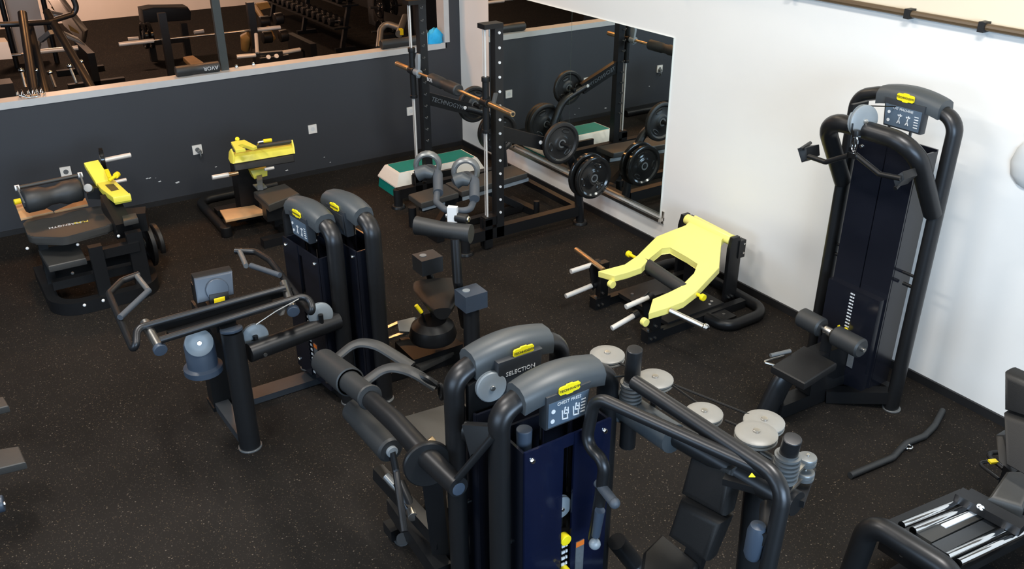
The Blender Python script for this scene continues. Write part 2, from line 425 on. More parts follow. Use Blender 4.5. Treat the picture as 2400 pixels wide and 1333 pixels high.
for i, (z, k) in enumerate(((1.263, 1.0), (1.30, 1.02), (1.35, .93), (1.385, .62), (1.41, .25))):
    ring = []
    for q in range(18):
        a = 2 * PI * q / 18; rr = (1 + .14 * math.sin(3 * a + i) + .09 * math.sin(7 * a + 2 * i)) * k
        ring.append((-.06 + .07 * math.cos(a) * rr + .01 * i, -.315 + .105 * math.sin(a) * rr, 1.263 + (z - 1.263) * (1.1 + .12 * math.sin(2 * a + 1))))
    secs.append(ring)
b.loft(secs); b.build('folds', M_BLUE, t)
t = thing('card', 'thin white card standing beside the blue cloth', 'card', (-.02, -.42, 1.262))
b = MB(); b.box((-.09, -.437, 1.262), (0.0, -.430, 1.43), .002); b.build('sheet', M_SOCK, t)
t = thing('barbell_collar', 'pair of chrome spring collars on the sill at far left', 'collar', (-.07, -4.62, 1.262))
for dy in (0, .09, .16):
    b = MB(); b.tube([(-.07 + .035 * math.cos(a / 10 * 2 * PI), -4.68 + dy + .004 * a, 1.30 + .035 * math.sin(a / 10 * 2 * PI)) for a in range(0, 21)], .006, n=8); b.build('spring', M_CHROME, t)
b = MB(); b.tube([(-.04, -4.66, 1.30), (.0, -4.60, 1.275), (.0, -4.52, 1.275)], .008, .02); b.build('lever', M_CHROME, t)
for k, y in enumerate((-2.62, -2.44)):
    t = thing('glazing_clip', ('small chrome clip on the sill right beside the post', 'small chrome clip on the sill, second from the post')[k], 'clip', (-.1, y, 1.262))
    b = MB(); b.box((-.115, y - .02, 1.262), (-.085, y + .02, 1.275), .003); b.cyl((-.1, y, 1.275), (-.1, y, 1.30), .018, .012, bev=.003); b.build('stud', M_CHROME, t)

# ------------------------------------------------------------------ selectorised weight towers
def logo(M, x, y, z, parent, s=1.0, tilt=0.0, txt='TECHNOGYM'):
    """yellow lozenge badge on a face looking along local -y"""
    b = MB(M)
    p = [(-.052, -.012), (-.045, -.019), (-.02, -.019), (-.014, -.024), (.014, -.024), (.02, -.019), (.045, -.019), (.052, -.012), (.052, .012), (.045, .019), (.02, .019), (.014, .024), (-.014, .024), (-.02, .019), (-.045, .019), (-.052, .012)]
    b.prism([(x + q[0] * s, y - .006 - q[1] * s * tilt * -1, z + q[1] * s) for q in p], (0, .008, 0))
    o = b.build('badge', M_YTAG, parent)
    xd = M.to_3x3() @ V((1, 0, 0)); yd = M.to_3x3() @ V((0, tilt, 1))
    text('lettering', txt, .0165 * s, M @ V((x, y - .008, z)), xd, yd, M_DINK, o)
    return o

def fig(M, x, y, z, s, parent, kind):
    """small white exercise figure printed on the placard"""
    b = MB(M)
    def st(*pts):
        for a, c in zip(pts, pts[1:]):
            b.beam((x + a[0] * s, y, z + a[1] * s), (x + c[0] * s, y, z + c[1] * s), .0016, .16 * s)
    b.cyl((x + .05 * s, y - .0008, z + .95 * s), (x + .05 * s, y + .0008, z + .95 * s), .14 * s, n=10)
    if kind == 0:
        st((0, .8), (-.1, .2), (.35, .1), (.4, -.5)); st((0, .7), (.4, .5)); st((-.35, .7), (-.3, -.5), (.5, -.6)); st((.45, .9), (.5, 0))
    else:
        st((0, .8), (-.05, .1), (.2, -.5)); st((-.05, .1), (-.3, -.5)); st((0, .65), (-.4, .9)); st((0, .65), (.4, .9))
    return b

def tower(t, M, W, H, title, kind=0, back=False, shield=M_NAVY, big=False, figs=True, logo_txt='TECHNOGYM', pin=(0.0, .36), rx=.042, rd=.056, lz=0.0):
    hw = W / 2; cx = .05 if big else 0.0
    b = MB(M)
    path = [(-hw, 0, 0.0), (-hw, 0, H - .13), (-hw * .55, 0, H - .080), (0, 0, H - .068), (hw * .55, 0, H - .080), (hw, 0, H - .13), (hw, 0, 0)]
    P = fillet(path, .22 if big else .13, 7)
    b.tube(P, rx, n=16, ry=rd, x0=(1, 0, 0)); fr = b.build('frame_tube', M_TUBE, t)
    for sx in (-hw, hw):
        b = MB(M); b.cyl((sx, 0, 0), (sx, 0, .012), .060, n=24, bev=.004); b.build('foot_ring', M_GREYM, fr)
    b = MB(M); b.box((-hw, -.05, .03), (hw, .05, .10), .01); b.build('cross_member', M_BLACK, t)
    for sx in (-1, 1):
        b = MB(M); b.cyl((sx * hw, 0, H * .46), (sx * (hw - .13), 0, H * .46), .010, n=10); b.build('stay_bolt', M_BLACK, t)
    # console shell arched over the top of the tube
    cw = W * (.31 if big else .36)
    def sec(x):
        q = x / cw
        zt = H + .006 - .030 * q * q; x = x + cx; k = 1.0 - .10 * q * q
        return [(x, -.080 * k, zt - .105), (x, -.088 * k, zt - .045), (x, -.070 * k, zt - .018), (x, -.035 * k, zt), (x, .025 * k, zt), (x, .062 * k, zt - .02), (x, .072 * k, zt - .06), (x, .066 * k, zt - .11)]
    b = MB(M); b.loft([sec(-cw + 2 * cw * i / 14) for i in range(15)]); cs = b.build('console', M_CONS, t, 50)
    # placard hanging below the console, on the user side
    pw = W * .20; pz1 = H - (.068 if big else .066); pz0 = pz1 - .172; M0 = M; M = M @ Matrix.Translation((cx, 0, 0))
    b = MB(M); b.prism([(-pw, -.094, pz1), (pw, -.094, pz1), (pw * .93, -.080, pz0), (-pw * .93, -.080, pz0)], (0, .055, 0), .008); pl = b.build('placard', M_CONSB, cs)
    off = -.094
    if figs:
        b = MB(M); b.prism([(-pw * .9, -.0935, pz1 - .035), (pw * .9, -.0935, pz1 - .035), (pw * .85, -.0835, pz0 + .012), (-pw * .85, -.0835, pz0 + .012)], (0, .004, 0)); film = b.build('instruction_film', M_PLAC, pl)
        xd = M.to_3x3() @ V((1, 0, 0)); zd = M.to_3x3() @ V((0, -.08, 1))
        text('lettering', title, .021, M @ V((0, -.0945, pz1 - .05)), xd, zd, M_INK, pl)
        b = fig(M, -.018, -.090, pz0 + .055, .036, None, kind)
        b2 = fig(M, .038, -.090, pz0 + .055, .036, None, kind)
        for bb in (b, b2): bb.build('figure_print', M_INK, pl)
        b = MB(M)
        for k in range(5):
            b.box((pw * .58, -.0915 + .001 * k, pz1 - .075 - .016 * k), (pw * .78, -.088 + .001 * k, pz1 - .070 - .016 * k))
        for k in range(2):
            b.cyl((-pw * .68, -.0925 + .004 * k, pz1 - .08 - .05 * k), (-pw * .68, -.087 + .004 * k, pz1 - .08 - .05 * k), .010, n=12)
        o = b.build('small_print', M_INK, pl); o['kind'] = 'stuff'
    logo(M, 0.0, -.091, H - (.045 if big else .058), cs, 1.0 if not big else 1.1, -.05, logo_txt)
    if not figs and title:
        xd = M.to_3x3() @ V((1, 0, 0)); zd = M.to_3x3() @ V((0, -.08, 1))
        text('lettering', title, .030, M @ V((0, -.0935, pz1 - .075)), xd, zd, M_INK, pl)
        b = MB(M); b.box((-.03, -.0895, pz1 - .118), (.03, -.085, pz1 - .115)); o = b.build('small_print', M_INK, pl); o['kind'] = 'stuff'
    M = M0
    # shrouds, weight stack and guide rods
    sz1 = H - .285 if not big else H - .35
    sw = hw - (.13 if big else .058); gap = .004 if big else .028
    if not back:
        b = MB(M); b.box((-sw, -.105, .10), (-gap, -.093, sz1), .002); b.build('shield_panel', shield, t)
        b = MB(M); b.box((gap, -.105, .10), (sw, -.093, sz1), .002); b.build('shield_panel', shield, t)
        b = MB(M); b.box((-.028, -.1, sz1 - .06), (.028, -.092, sz1)); b.build('shield_bridge', shield, t)
        fy = -.030
        if big:
            b = MB(M); b.box((-sw + .01, -.165, .10), (sw - .01, -.105, .80), .008); b.build('stack_cover', shield, t); fy = -.099
        for sx in (-sw + .035, sw - .035):
            for z in (sz1 - .05, .16):
                b = MB(M); b.cyl((sx, -.104, z), (sx, -.116, z), .014, .010, n=14, bev=.002); b.build('bolt', M_CHROME, t)
    for sx in (-.075, .075):
        b = MB(M); b.cyl((sx, -.01, .1), (sx, -.01, H - .05), .011, n=10); b.build('guide_rod', M_CHROME, t)
    b = MB(M); b.box((-sw, .085, .10), (sw, .097, sz1), .002); b.build('rear_panel', M_DNAVY, t)
    b = MB(M); b.box((-sw - .002, -.09, .10), (-sw + .010, .09, sz1 - .01), .002); b.build('side_panel', M_DNAVY, t)
    b = MB(M); b.box((sw - .010, -.09, .10), (sw + .002, .09, sz1 - .01), .002); b.build('side_panel', M_DNAVY, t)
    n = 15; st_h = .036; z = .12
    base = None
    for k in range(n):
        if base is None:
            b = MB(M); b.box((-sw + .03, -.062, z), (sw - .03, .062, z + st_h - .004), .003); base = b.build('weight_plate', M_IRON, t)
        else:
            o = base.copy(); C.objects.link(o); o.location = (0, 0, k * st_h)
    if not back:
        top = z + n * st_h
        b = MB(M); z0, sh = z, st_h
        if big: z, st_h = .42, .024
        for k in range(n):
            b.box((-.016, -.068 + fy, z + k * st_h + st_h * .3), (.002, -.063 + fy, z + k * st_h + st_h * .7))
            b.box((.006, -.068 + fy, z + k * st_h + st_h * .3), (.016, -.063 + fy, z + k * st_h + st_h * .7))
        o = b.build('number_strip', M_INK, t); o['kind'] = 'stuff'
        if not big:
            b = MB(M); b.cyl((0, -.110, top + .02), (0, -.075, top + .02), .027, n=18, bev=.004); b.build('stack_cap', M_YTAG, t)
        pz = z + pin[1] if not big else .50; lz = .08 if big else lz
        b = MB(M); b.cyl((0, -.12 + fy, pz), (0, -.06 + fy, pz), .017, n=14, bev=.004); b.beam((0, -.11 + fy, pz), (-.03, -.115 + fy, pz + .035), .012, .012, .003); b.build('selector_pin', M_YTAG, t)
        b = MB(M); b.box((.055, -.1085 + (fy * .62 if big else 0), .17 + lz), (.10, -.1045 + (fy * .62 if big else 0), .40 + lz)); lb = b.build('warning_label', M_LABEL, t)
        b = MB(M); b.box((.055, -.1092 + (fy * .62 if big else 0), .37 + lz), (.10, -.1082 + (fy * .62 if big else 0), .40 + lz)); b.build('label_header', M_ORNG, lb)
        b = MB(M)
        b.box((-.02, -.05, top + .05), (.02, .02, top + .16), .01); b.build('lift_carriage', M_BLACK, t)
    return cs

def pulley(name, c, ax, r, t, th=.028, m=M_PULL):
    c, ax = V(c), V(ax).normalized()
    b = MB(); b.lathe(c - ax * th / 2, ax, [(0, 0), (0, r * .96), (.004, r), (th * .36, r), (th * .40, r * .90), (th * .6, r * .90), (th * .64, r), (th - .004, r), (th, r * .94), (th + .004, r * .5), (th + .004, 0)], 28)
    o = b.build(name, m, t)
    b = MB(); b.cyl(c - ax * (th / 2 + .012), c + ax * (th / 2 + .012), r * .17, n=12, bev=.002); b.build('axle_bolt', M_STEEL, o)
    return o

# ------------------------------------------------------------------ chest press (front)
t = thing('chest_press_machine', 'dark chest press with navy shield and long crossing arms in the foreground', 'exercise machine', (6.9, -3.2, 0))
M = frame(6.75, -3.475, 90)
tower(t, M, .56, 1.535, 'CHEST PRESS', 0, pin=(0, .39), lz=.24)
pulley('pulley', (6.815, -3.485, 0.847), (1, 0, 0), .056, t)
b = MB(M); b.cyl((-.17, -.02, 1.30), (-.17, -.02, 1.16), .034, .030, bev=.006); b.build('cable_housing', M_BLUEG, t)
b = MB(M); b.tube([(-.17, -.02, 1.22), (-.17, -.02, .70)], .006, n=8); b.build('cable', M_STEEL, t)
# overhead boom to the seat side
b = MB(); b.tube([(6.75, -3.12, 1.22), (7.10, -3.12, 1.24)], .066, n=18); b.cyl((6.78, -3.12, 1.222), (6.80, -3.12, 1.223), .078, n=20, bev=.006); b.build('boom_sleeve', M_CONS, t)
b = MB(); b.tube([(7.0, -3.10, 1.235), (7.66, -3.02, 1.25)], .05, n=14); b.beam((7.35, -3.05, 1.235), (7.62, -2.9, 1.245), .22, .03, .006); b.build('boom', M_TUBE, t)
b = MB(); b.tube([(7.40, -2.93, 1.2), (7.45, -2.92, 0.0)], .055, n=14, ry=.05); b.box((7.3, -3.9, 0), (7.42, -2.85, .07), .01); b.box((6.76, -3.18, .02), (7.4, -3.08, .09), .01); b.build('seat_column', M_TUBE, t)
PL, PR = V((6.84, -3.14, 1.27)), V((7.60, -3.04, 1.335))
for k, p in enumerate((PL, PR)):
    b = MB(); b.cyl(p + V((0, 0, .11)), p + V((.015, -.01, .29 if k == 0 else .20)), .034, n=24, bev=.007); b.build('pivot_post', M_TUBE, t)
    b = MB(); b.lathe(p, (0, 0, 1), [(0, 0), (0, .045)] + [q for i in range(6) for q in ((.008 + i * .019, .036), (.010 + i * .019, .049), (.019 + i * .019, .049), (.021 + i * .019, .036))] + [(.125, .04), (.125, 0)], 24)
    b.build('coil_spring', M_GREYM, t)
for p in (PL, PR):
    b = MB(); b.cyl(p, p - V((0, 0, .22)), .036, n=16); b.build('pivot_shaft', M_TUBE, t)
# right arm: from the left pivot across to the far elbow, then down
b = MB(); b.tube([(6.933, -3.209, 1.460), (7.709, -3.175, 1.460), (7.735, -3.235, 1.02), (7.72, -3.26, .62)], .031, .10, n=16); ra = b.build('press_arm', M_TUBE, t)
b = MB(); b.lathe((7.665, -3.235, 1.10), (.02, 0, 1), [(0, 0), (.008, .028), (.03, .036), (.13, .036), (.16, .028), (.168, 0)], 18); b.build('hand_grip', M_BLUEG, ra)
b = MB(); b.tube([(7.585, -3.087, 1.220), (7.71, -3.235, 1.22)], .03, n=12); b.build('grip_mount', M_TUBE, ra)
# left arm
b = MB(); b.tube([(7.626, -3.172, 1.440), (6.903, -3.388, 1.440), (6.893, -3.420, 1.208), (7.024, -3.420, 1.201), (7.015, -3.420, 1.090), (6.980, -3.420, 0.759)], .026, .065, n=16); la = b.build('press_arm', M_TUBE, t)
b = MB(); b.tube([(6.988, -3.420, 1.071), (7.114, -3.440, 1.067)], .022, n=14); b.ball((7.120, -3.440, 1.066), .024); b.build('hand_grip', M_GRIP, la)
b = MB(); b.tube([(7.033, -3.440, 0.965), (7.014, -3.440, 0.812)], [.022, .018], n=14); b.build('lower_grip', M_BLUEG, la)
b = MB(); b.ball((7.011, -3.440, 0.764), .026); b.build('ball_knob', M_PULL, la)
b = MB(); b.prism([(7.633, -3.283, 1.475), (7.646, -3.264, 1.475), (7.624, -3.258, 1.475)], (0, 0, .003)); b.build('warning_sticker', M_YTAG, la)
for (p, r) in (((6.639, -3.114, 1.400), .078), ((6.904, -3.067, 1.400), .078), ((7.201, -3.069, 1.400), .075), ((7.345, -2.878, 1.370), .082), ((7.428, -3.019, 1.420), .082)):
    o = pulley('pulley', p, (0, 0, 1), r, t, .03, mat('pale_pulley', (0.20, 0.197, 0.185), 0.45, noise=(30, .04)) if 'pale_pulley' not in bpy.data.materials else bpy.data.materials['pale_pulley'])
    b = MB(); b.cyl(V(p) - V((0, 0, .14)), V(p) - V((0, 0, .02)), .012, n=10); b.build('pulley_stem', M_BLACK, o)
for a, c in (((6.747, -3.300, 1.410), (6.845, -3.100, 1.410)), ((6.687, -3.112, 1.400), (7.340, -2.874, 1.380)), ((6.902, -3.029, 1.400), (7.198, -3.044, 1.410)), ((7.284, -3.036, 1.410), (7.398, -3.015, 1.420))):
    b = MB(); b.tube([a, c], .005, n=6); b.build('cable', M_BLACK, t)
b = MB(); b.prism([(7.351, -2.944, 1.300), (7.486, -2.959, 1.300), (7.437, -3.035, 1.300), (7.187, -3.065, 1.300)], (0, 0, -.03), .006); b.build('pulley_bracket', M_BLACK, t)
b = MB(); b.cyl((6.980, -3.123, 1.360), (7.026, -3.128, 1.360), .014, n=10); b.cyl((7.443, -2.989, 1.340), (7.496, -2.984, 1.340), .012, n=10); b.build('cable_fitting', M_STEEL, t)
for p in ((7.590, -2.907, 1.360), (7.598, -2.916, 1.300)):
    o = pulley('guide_roller', p, (0, 0, 1), .036, t, .034, M_GREYM)
    b = MB(); b.beam(p, (7.63, -3.05, p[2]), .02, .012, .002); b.build('roller_arm', M_STEEL, o)
# seat and backrest
def pad4(c, th, d, bev=.02, m=M_PAD, name='pad', par=None):
    b = MB(); b.prism(c, V(d).normalized() * th, bev, 4); return b.build(name, m, par)
pad4([(7.179, -3.100, 1.221), (7.412, -3.100, 1.289), (7.438, -3.160, 1.082), (7.196, -3.160, 1.030)], .085, (0, 1, .2), .034, M_PAD, 'backrest_upper', t)
pad4([(7.203, -3.165, 1.015), (7.445, -3.165, 1.068), (7.434, -3.220, 0.875), (7.206, -3.220, 0.841)], .085, (0, 1, .2), .034, M_PAD, 'backrest_lower', t)
b = MB(); b.beam((7.248, -2.990, 1.011), (7.222, -3.060, 0.596), .10, .03, .006, (0, 1, 0)); b.build('backrest_bracket', M_BLACK, t)
b = MB(); b.prism([(7.032, -3.066, 0.660), (7.265, -3.058, 0.660), (7.299, -3.128, 0.660), (7.355, -3.264, 0.650), (7.177, -3.319, 0.650), (7.076, -3.215, 0.660)], (0, 0, -.085), .03, 3); b.build('seat', M_PAD, t)
b = MB(); b.tube([(6.836, -3.161, 0.500), (6.855, -3.043, 0.300), (7.3, -3.3, .05)], .045, .05, n=12); b.build('seat_strut', M_TUBE, t)

b = MB(); b.beam((7.30, -3.45, .60), (7.32, -3.40, .04), .09, .09, .01, (0, 1, 0)); b.build('seat_post', M_BLACK, t)
# ------------------------------------------------------------------ leg curl (back to back with the chest press)
t = thing('leg_curl_machine', 'dark leg curl machine with foam rollers, back plate reading SELECTION', 'exercise machine', (6.2, -3.7, 0))
M = frame(6.42, -3.495, -90)
cs = tower(t, M, .56, 1.53, '', 0, back=True, figs=False)
MBK = frame(6.42, -3.495, 90)
b = MB(MBK); b.prism([(-.115, -.100, 1.47), (.115, -.100, 1.47), (.108, -.088, 1.275), (-.108, -.088, 1.275)], (0, .04, 0), .008); pk = b.build('rear_plate', M_CONSB, cs)
logo(MBK, 0.02, -.088, 1.485, cs, 1.0, -.05)
text('lettering', 'SELECTION', .030, MBK @ V((0, -.0985, 1.398)), (0, 1, 0), (.06, 0, 1), M_INK, pk)
b = MB(MBK); b.box((-.01, -.096, 1.352), (.06, -.092, 1.356)); b.build('small_print', M_INK, pk)
o = pulley('pulley', (6.500, -3.637, 1.355), (1, -.12, .1), .070, t)
b = MB(MBK); b.box((-.215, -.085, .12), (.215, -.075, 1.22), .003); b.build('rear_shroud', M_DNAVY, t)
b = MB(MBK); b.prism([(-.24, -.06, 1.38), (-.10, -.06, 1.42), (-.06, -.06, 1.12), (-.24, -.06, 1.14)], (0, .03, 0), .004); b.build('pulley_bracket', M_BLACK, t)

b = MB(); b.lathe((6.375, -3.900, 0.982), (1, -.25, .1), [(0, 0), (0, .105), (.006, .111), (.026, .111), (.032, .105), (.032, 0)], 40); b.build('cam_disc', M_BLACK, t)
b = MB(); b.tube([(6.661, -3.900, 1.036), (6.378, -3.900, 1.012), (6.086, -3.900, 1.015), (5.692, -3.900, 0.971), (5.253, -3.900, 0.899)], [.045, .052, .05, .045, .04], n=18); b.build('lever_arm', M_TUBE, t)
b = MB(); b.cyl((6.614, -3.900, 1.021), (6.664, -3.900, 1.029), .032, .032, n=18, bev=.008); b.build('lever_cap', M_BLUEG, t)
a, c = V((5.173, -3.900, 0.884)), V((5.796, -3.900, 0.994)); d = c - a; L = d.length
b = MB(); b.lathe(a, d, [(0, 0), (0, .062), (.012, .072), (L * .56, .078), (L * .60, .078), (L * .605, .07)], 28); b.lathe(a, d, [(L * .6, .06), (L * .62, .058), (L * .97, .058), (L * .985, .066), (L, .062), (L, .036)], 28); b.build('upper_roller', M_FOAM, t)
a, c = V((5.435, -3.854, 0.700)), V((5.876, -3.846, 0.700)); d = c - a; L = d.length
b = MB(); b.lathe(a, d, [(0, 0), (0, .06), (.012, .07), (L - .012, .07), (L, .06), (L, .03)], 28); b.build('lower_roller', M_FOAM, t)
b = MB(); b.cyl(c - d * .1, c + d * .04, .03, n=16, bev=.004); b.build('roller_cap', M_PULL, t)
b = MB(); b.tube([c + d * .02, c + d * .04 + V((.02, 0, -.10)), (6.15, -3.93, .42)], .018, .04, n=10); b.tube([(5.891, -3.824, 0.500), (6.024, -3.825, 0.400)], .032, n=12); b.build('lower_arm', M_TUBE, t)
b = MB(); b.cyl((6.030, -3.834, 0.420), (6.082, -3.847, 0.420), .026, n=16, bev=.004); b.build('end_bolt', M_STEEL, t)
# curved lap bars
def arcbar(pts, r):
    b = MB(); b.tube(fillet(pts, .14, 8), r, n=10, ry=r * .8); return b
def band(pts, w_, par):
    P = fillet(pts, .25, 8); b = MB(); b.tube(P, w_, n=10, ry=.016); return b.build('lap_bar', M_FOAM, par)
band([(5.278, -3.870, 0.937), (5.281, -3.740, 1.008), (5.379, -3.660, 1.010), (5.576, -3.560, 0.943)], .034, t)
band([(5.657, -3.870, 0.994), (5.652, -3.740, 1.045), (5.757, -3.660, 1.053), (5.835, -3.560, 0.960)], .034, t)
for pts in ([(5.351, -3.660, 1.001), (5.391, -3.600, 0.969), (5.481, -3.550, 0.934)], [(5.706, -3.660, 1.021), (5.823, -3.600, 1.019), (5.839, -3.550, 0.958)]):
    b = MB(); b.tube(pts, .018, .05, n=8); b.build('lap_bar_frame', M_BLACK, t)
b = MB(); P = [V((5.859, -3.540, 0.932)) + V((.02 * math.cos(a), 0, .045 * math.sin(a))) for a in [2 * PI * i / 14 for i in range(14)]]; b.tube(P, .009, n=8, closed=True); b.build('pull_loop', M_BLACK, t)
b = MB(); b.prism([(5.52, -3.66, .62), (5.95, -3.70, .60), (5.98, -3.40, .60), (5.75, -3.30, .62), (5.55, -3.36, .62)], (0, 0, -.09), .035, 3); b.build('seat', M_PADG, t)
b = MB(); b.tube([(6.553, -3.800, 1.217), (6.661, -3.740, 1.216)], .035, n=12, ry=.05); b.prism([(6.589, -3.840, 1.288), (6.761, -3.780, 1.358), (6.726, -3.780, 1.241), (6.687, -3.860, 1.185)], (0, .05, 0), .01); b.build('lever_bracket', M_BLACK, t)
b = MB(); b.tube([(6.763, -3.790, 1.317), (6.645, -3.900, 1.065)], .016, n=14); b.build('gas_strut', M_TUBE, t)
b = MB(); b.beam((5.724, -3.783, 0.220), (6.321, -3.813, 0.220), .09, .10, .012); b.build('base_beam', M_BLACK, t)
b = MB(); b.cyl((5.767, -3.775, 0.000), (5.797, -3.788, 0.030), .05, .045, n=18, bev=.006); b.cyl((5.787, -3.783, 0.020), (5.947, -3.855, 0.180), .03, n=12); b.build('foot', M_BLACK, t)
b = MB(); b.beam((5.75, -3.55, .0), (5.75, -3.55, .55), .09, .09, .01); b.box((5.70, -3.85, .04), (5.80, -3.40, .11), .01); b.build('seat_post', M_BLACK, t)
b = MB(); b.beam((6.174, -3.736, 0.100), (6.366, -3.872, 0.920), .09, .07, .01); b.build('pivot_post', M_BLACK, t)
b = MB(); b.beam((5.707, -3.858, 0.460), (6.255, -3.783, 0.360), .06, .08, .01); b.build('lower_beam', M_BLACK, t)
b = MB(); b.cyl((5.809, -3.856, 0.500), (5.901, -3.831, 0.460), .022, n=12); b.build('adjuster_rod', M_GREYM, t)
b = MB(); b.cyl((5.920, -3.660, 0.720), (5.938, -3.648, 0.700), .03, n=14, bev=.004); b.build('seat_knob', M_BRASS, t)

# ------------------------------------------------------------------ seated row (centre left)
t = thing('seated_row_machine', 'dark seated row machine with looped handles and blue-grey chest pad', 'exercise machine', (4.3, -3.9, 0))
RM = frame(4.10, -3.50, 7)
tower(t, RM, .57, 1.375, '', 1, shield=M_DNAVY, pin=(0, .35))
b = MB(); b.cyl((4.50, -4.20, 0), (4.50, -4.20, .845), .065, n=24); b.build('front_post', M_TUBE, t)
b = MB(); b.prism([V((4.50, -4.20, .845)) + V((.066 * math.cos(a), .066 * math.sin(a), .012 * math.cos(a))) for a in [2 * PI * i / 24 for i in range(24)]], (0, 0, .018), .004); b.build('post_cap', M_BLUEG, t)
b = MB(); b.cyl((4.5, -4.2, 0), (4.5, -4.2, .012), .074, n=24, bev=.003); b.build('foot_ring', M_GREYM, t)
b = MB(); b.tube([(4.50, -4.12, .665), (4.40, -3.50, .655)], .060, n=20); b.build('beam', M_TUBE, t)
b = MB(); b.cyl((4.57, -4.04, .66), (4.565, -4.04, .66), .012, n=10); b.build('bolt', M_STEEL, t)
b = MB(); b.box((3.86, -4.27, 0.02), (3.99, -4.15, .78), .012); b.box((3.84, -4.28, .0), (4.0, -4.14, .03), .005); b.box((3.9, -4.25, .72), (4.48, -4.15, .86), .012); b.build('rear_column', M_BLACK, t)
b = MB(); b.beam((3.92, -4.22, .03), (4.5, -4.2, .03), .09, .06, .008); b.box((3.93, -4.15, .005), (4.07, -3.45, .05), .006); b.build('base_rail', M_CONSB, t)
b = MB(); b.box((3.9, -4.26, .8), (4.40, -4.14, .93), .012); b.build('carriage_block', M_BLACK, t)
pulley('pulley', (4.420, -4.378, 0.781), (1, -.1, .35), .082, t)
pulley('pulley', (4.420, -4.045, 0.721), (1, -.1, .1), .080, t)
pulley('pulley', (4.420, -3.619, 0.741), (1, -.1, .1), .080, t)
for p in ((4.450, -4.053, 0.738), (4.450, -3.629, 0.758)):
    b = MB(); b.cyl(p, V(p) - V((0, 0, .11)), .016, n=10); b.build('pulley_stem', M_BLACK, t)
b = MB(); b.lathe((4.360, -4.367, 0.756), (0, 0, -1), [(0, 0), (0, .085), (.01, .09), (.16, .09), (.17, .115), (.205, .115), (.215, .10), (.215, 0)], 26); b.build('pulley_cover', M_BLUEG, t)
b = MB(); b.beam((4.42, -4.66, .955), (4.38, -3.78, .955), .07, .045, .008); b.beam((4.5, -4.55, .93), (4.45, -3.92, .93), .05, .03, .006); b.build('pivot_beam', M_BLACK, t)
for p, q in (((4.38, -4.64, .98), (4.62, -4.63, .93)), ((4.34, -3.80, .98), (4.60, -3.85, .93))):
    b = MB(); b.cyl(p, q, .028, n=16); pv = b.build('pivot_bush', M_STEEL, t)
    p, q = V(p), V(q)
    b = MB(); b.cyl(q, q + (q - p).normalized() * .03, .038, n=18, bev=.006); b.build('pivot_cap', M_BLUEG, pv)
b = MB(); b.tube([(4.44, -3.83, 1.0), (4.46, -4.70, 1.0), (4.576, -4.750, 0.900), (3.935, -4.742, 1.000), (3.798, -4.639, 1.000), (3.765, -4.528, 1.000)], .021, .055, n=14); h1 = b.build('handle_arm', M_TUBE, t)
b = MB(); b.tube([(3.790, -4.544, 1.000), (4.033, -4.532, 1.000)], .017, n=12); b.build('grip', M_GREYM, h1)
b = MB(); b.tube([(4.021, -4.529, 1.000), (4.261, -4.749, 0.990)], .018, n=12); b.build('grip', M_GRIP, h1)
b = MB(); b.tube([(4.64, -4.62, .985), (4.60, -3.74, 1.0), (4.722, -3.762, 0.900), (4.015, -3.773, 1.000), (3.839, -3.803, 1.000), (3.750, -3.914, 1.000)], .021, .055, n=14); h2 = b.build('handle_arm', M_TUBE, t)
b = MB(); b.tube([(3.781, -3.892, 1.000), (4.013, -3.927, 1.000)], .017, n=12); b.build('grip', M_GREYM, h2)
b = MB(); b.tube([(4.023, -3.900, 1.000), (4.260, -3.795, 1.000)], .018, n=12); b.build('grip', M_GRIP, h2)
b = MB(); b.tube([(4.659, -4.094, 0.930), (4.644, -3.969, 0.970), (4.623, -3.813, 1.000)], .004, n=6); b.build('cable', M_STEEL, t)
b = MB(); b.prism([(4.509, -3.933, 0.970), (4.580, -3.893, 0.970), (4.617, -3.939, 0.920), (4.554, -3.954, 0.930)], (.0, .03, 0), .004); b.build('cable_anchor', M_BLACK, t)
# chest pad seen from behind
pc = V((4.260, -4.197, 1.044))
b = MB(); b.prism([(4.250, -4.305, 1.112), (4.250, -4.076, 1.104), (4.300, -4.101, 0.970), (4.300, -4.319, 0.970)], (-.075, 0, .01), .018, 3); cp = b.build('chest_pad', M_PAD, t)
b = MB(); b.prism([(4.262, -4.308, 1.113), (4.262, -4.080, 1.104), (4.312, -4.104, 0.976), (4.312, -4.322, 0.976)], (-.02, 0, 0), .01, 3); b.build('pad_shell', M_BLUEG, cp)
b = MB(); b.cyl((4.290, -4.196, 1.027), V((4.290, -4.196, 1.027)) + V((.022, 0, .006)), .068, n=28, bev=.008); b.build('pad_boss', M_BLUEG, cp)
b = MB(); b.prism([(4.310, -4.251, 1.018), (4.310, -4.137, 1.011), (4.330, -4.144, 0.952), (4.330, -4.259, 0.960)], (.012, 0, 0), .003); pb = b.build('pad_bracket', M_BLACK, cp)
b = MB(); b.prism([(4.340, -4.233, 0.997), (4.340, -4.169, 0.996), (4.345, -4.172, 0.970), (4.345, -4.236, 0.971)], (.006, 0, 0), .002); b.build('badge', M_YTAG, pb)
b = MB(); b.beam((4.250, -4.201, 0.912), (4.3, -4.2, .98), .08, .05, .006); b.build('pad_post', M_BLACK, t)

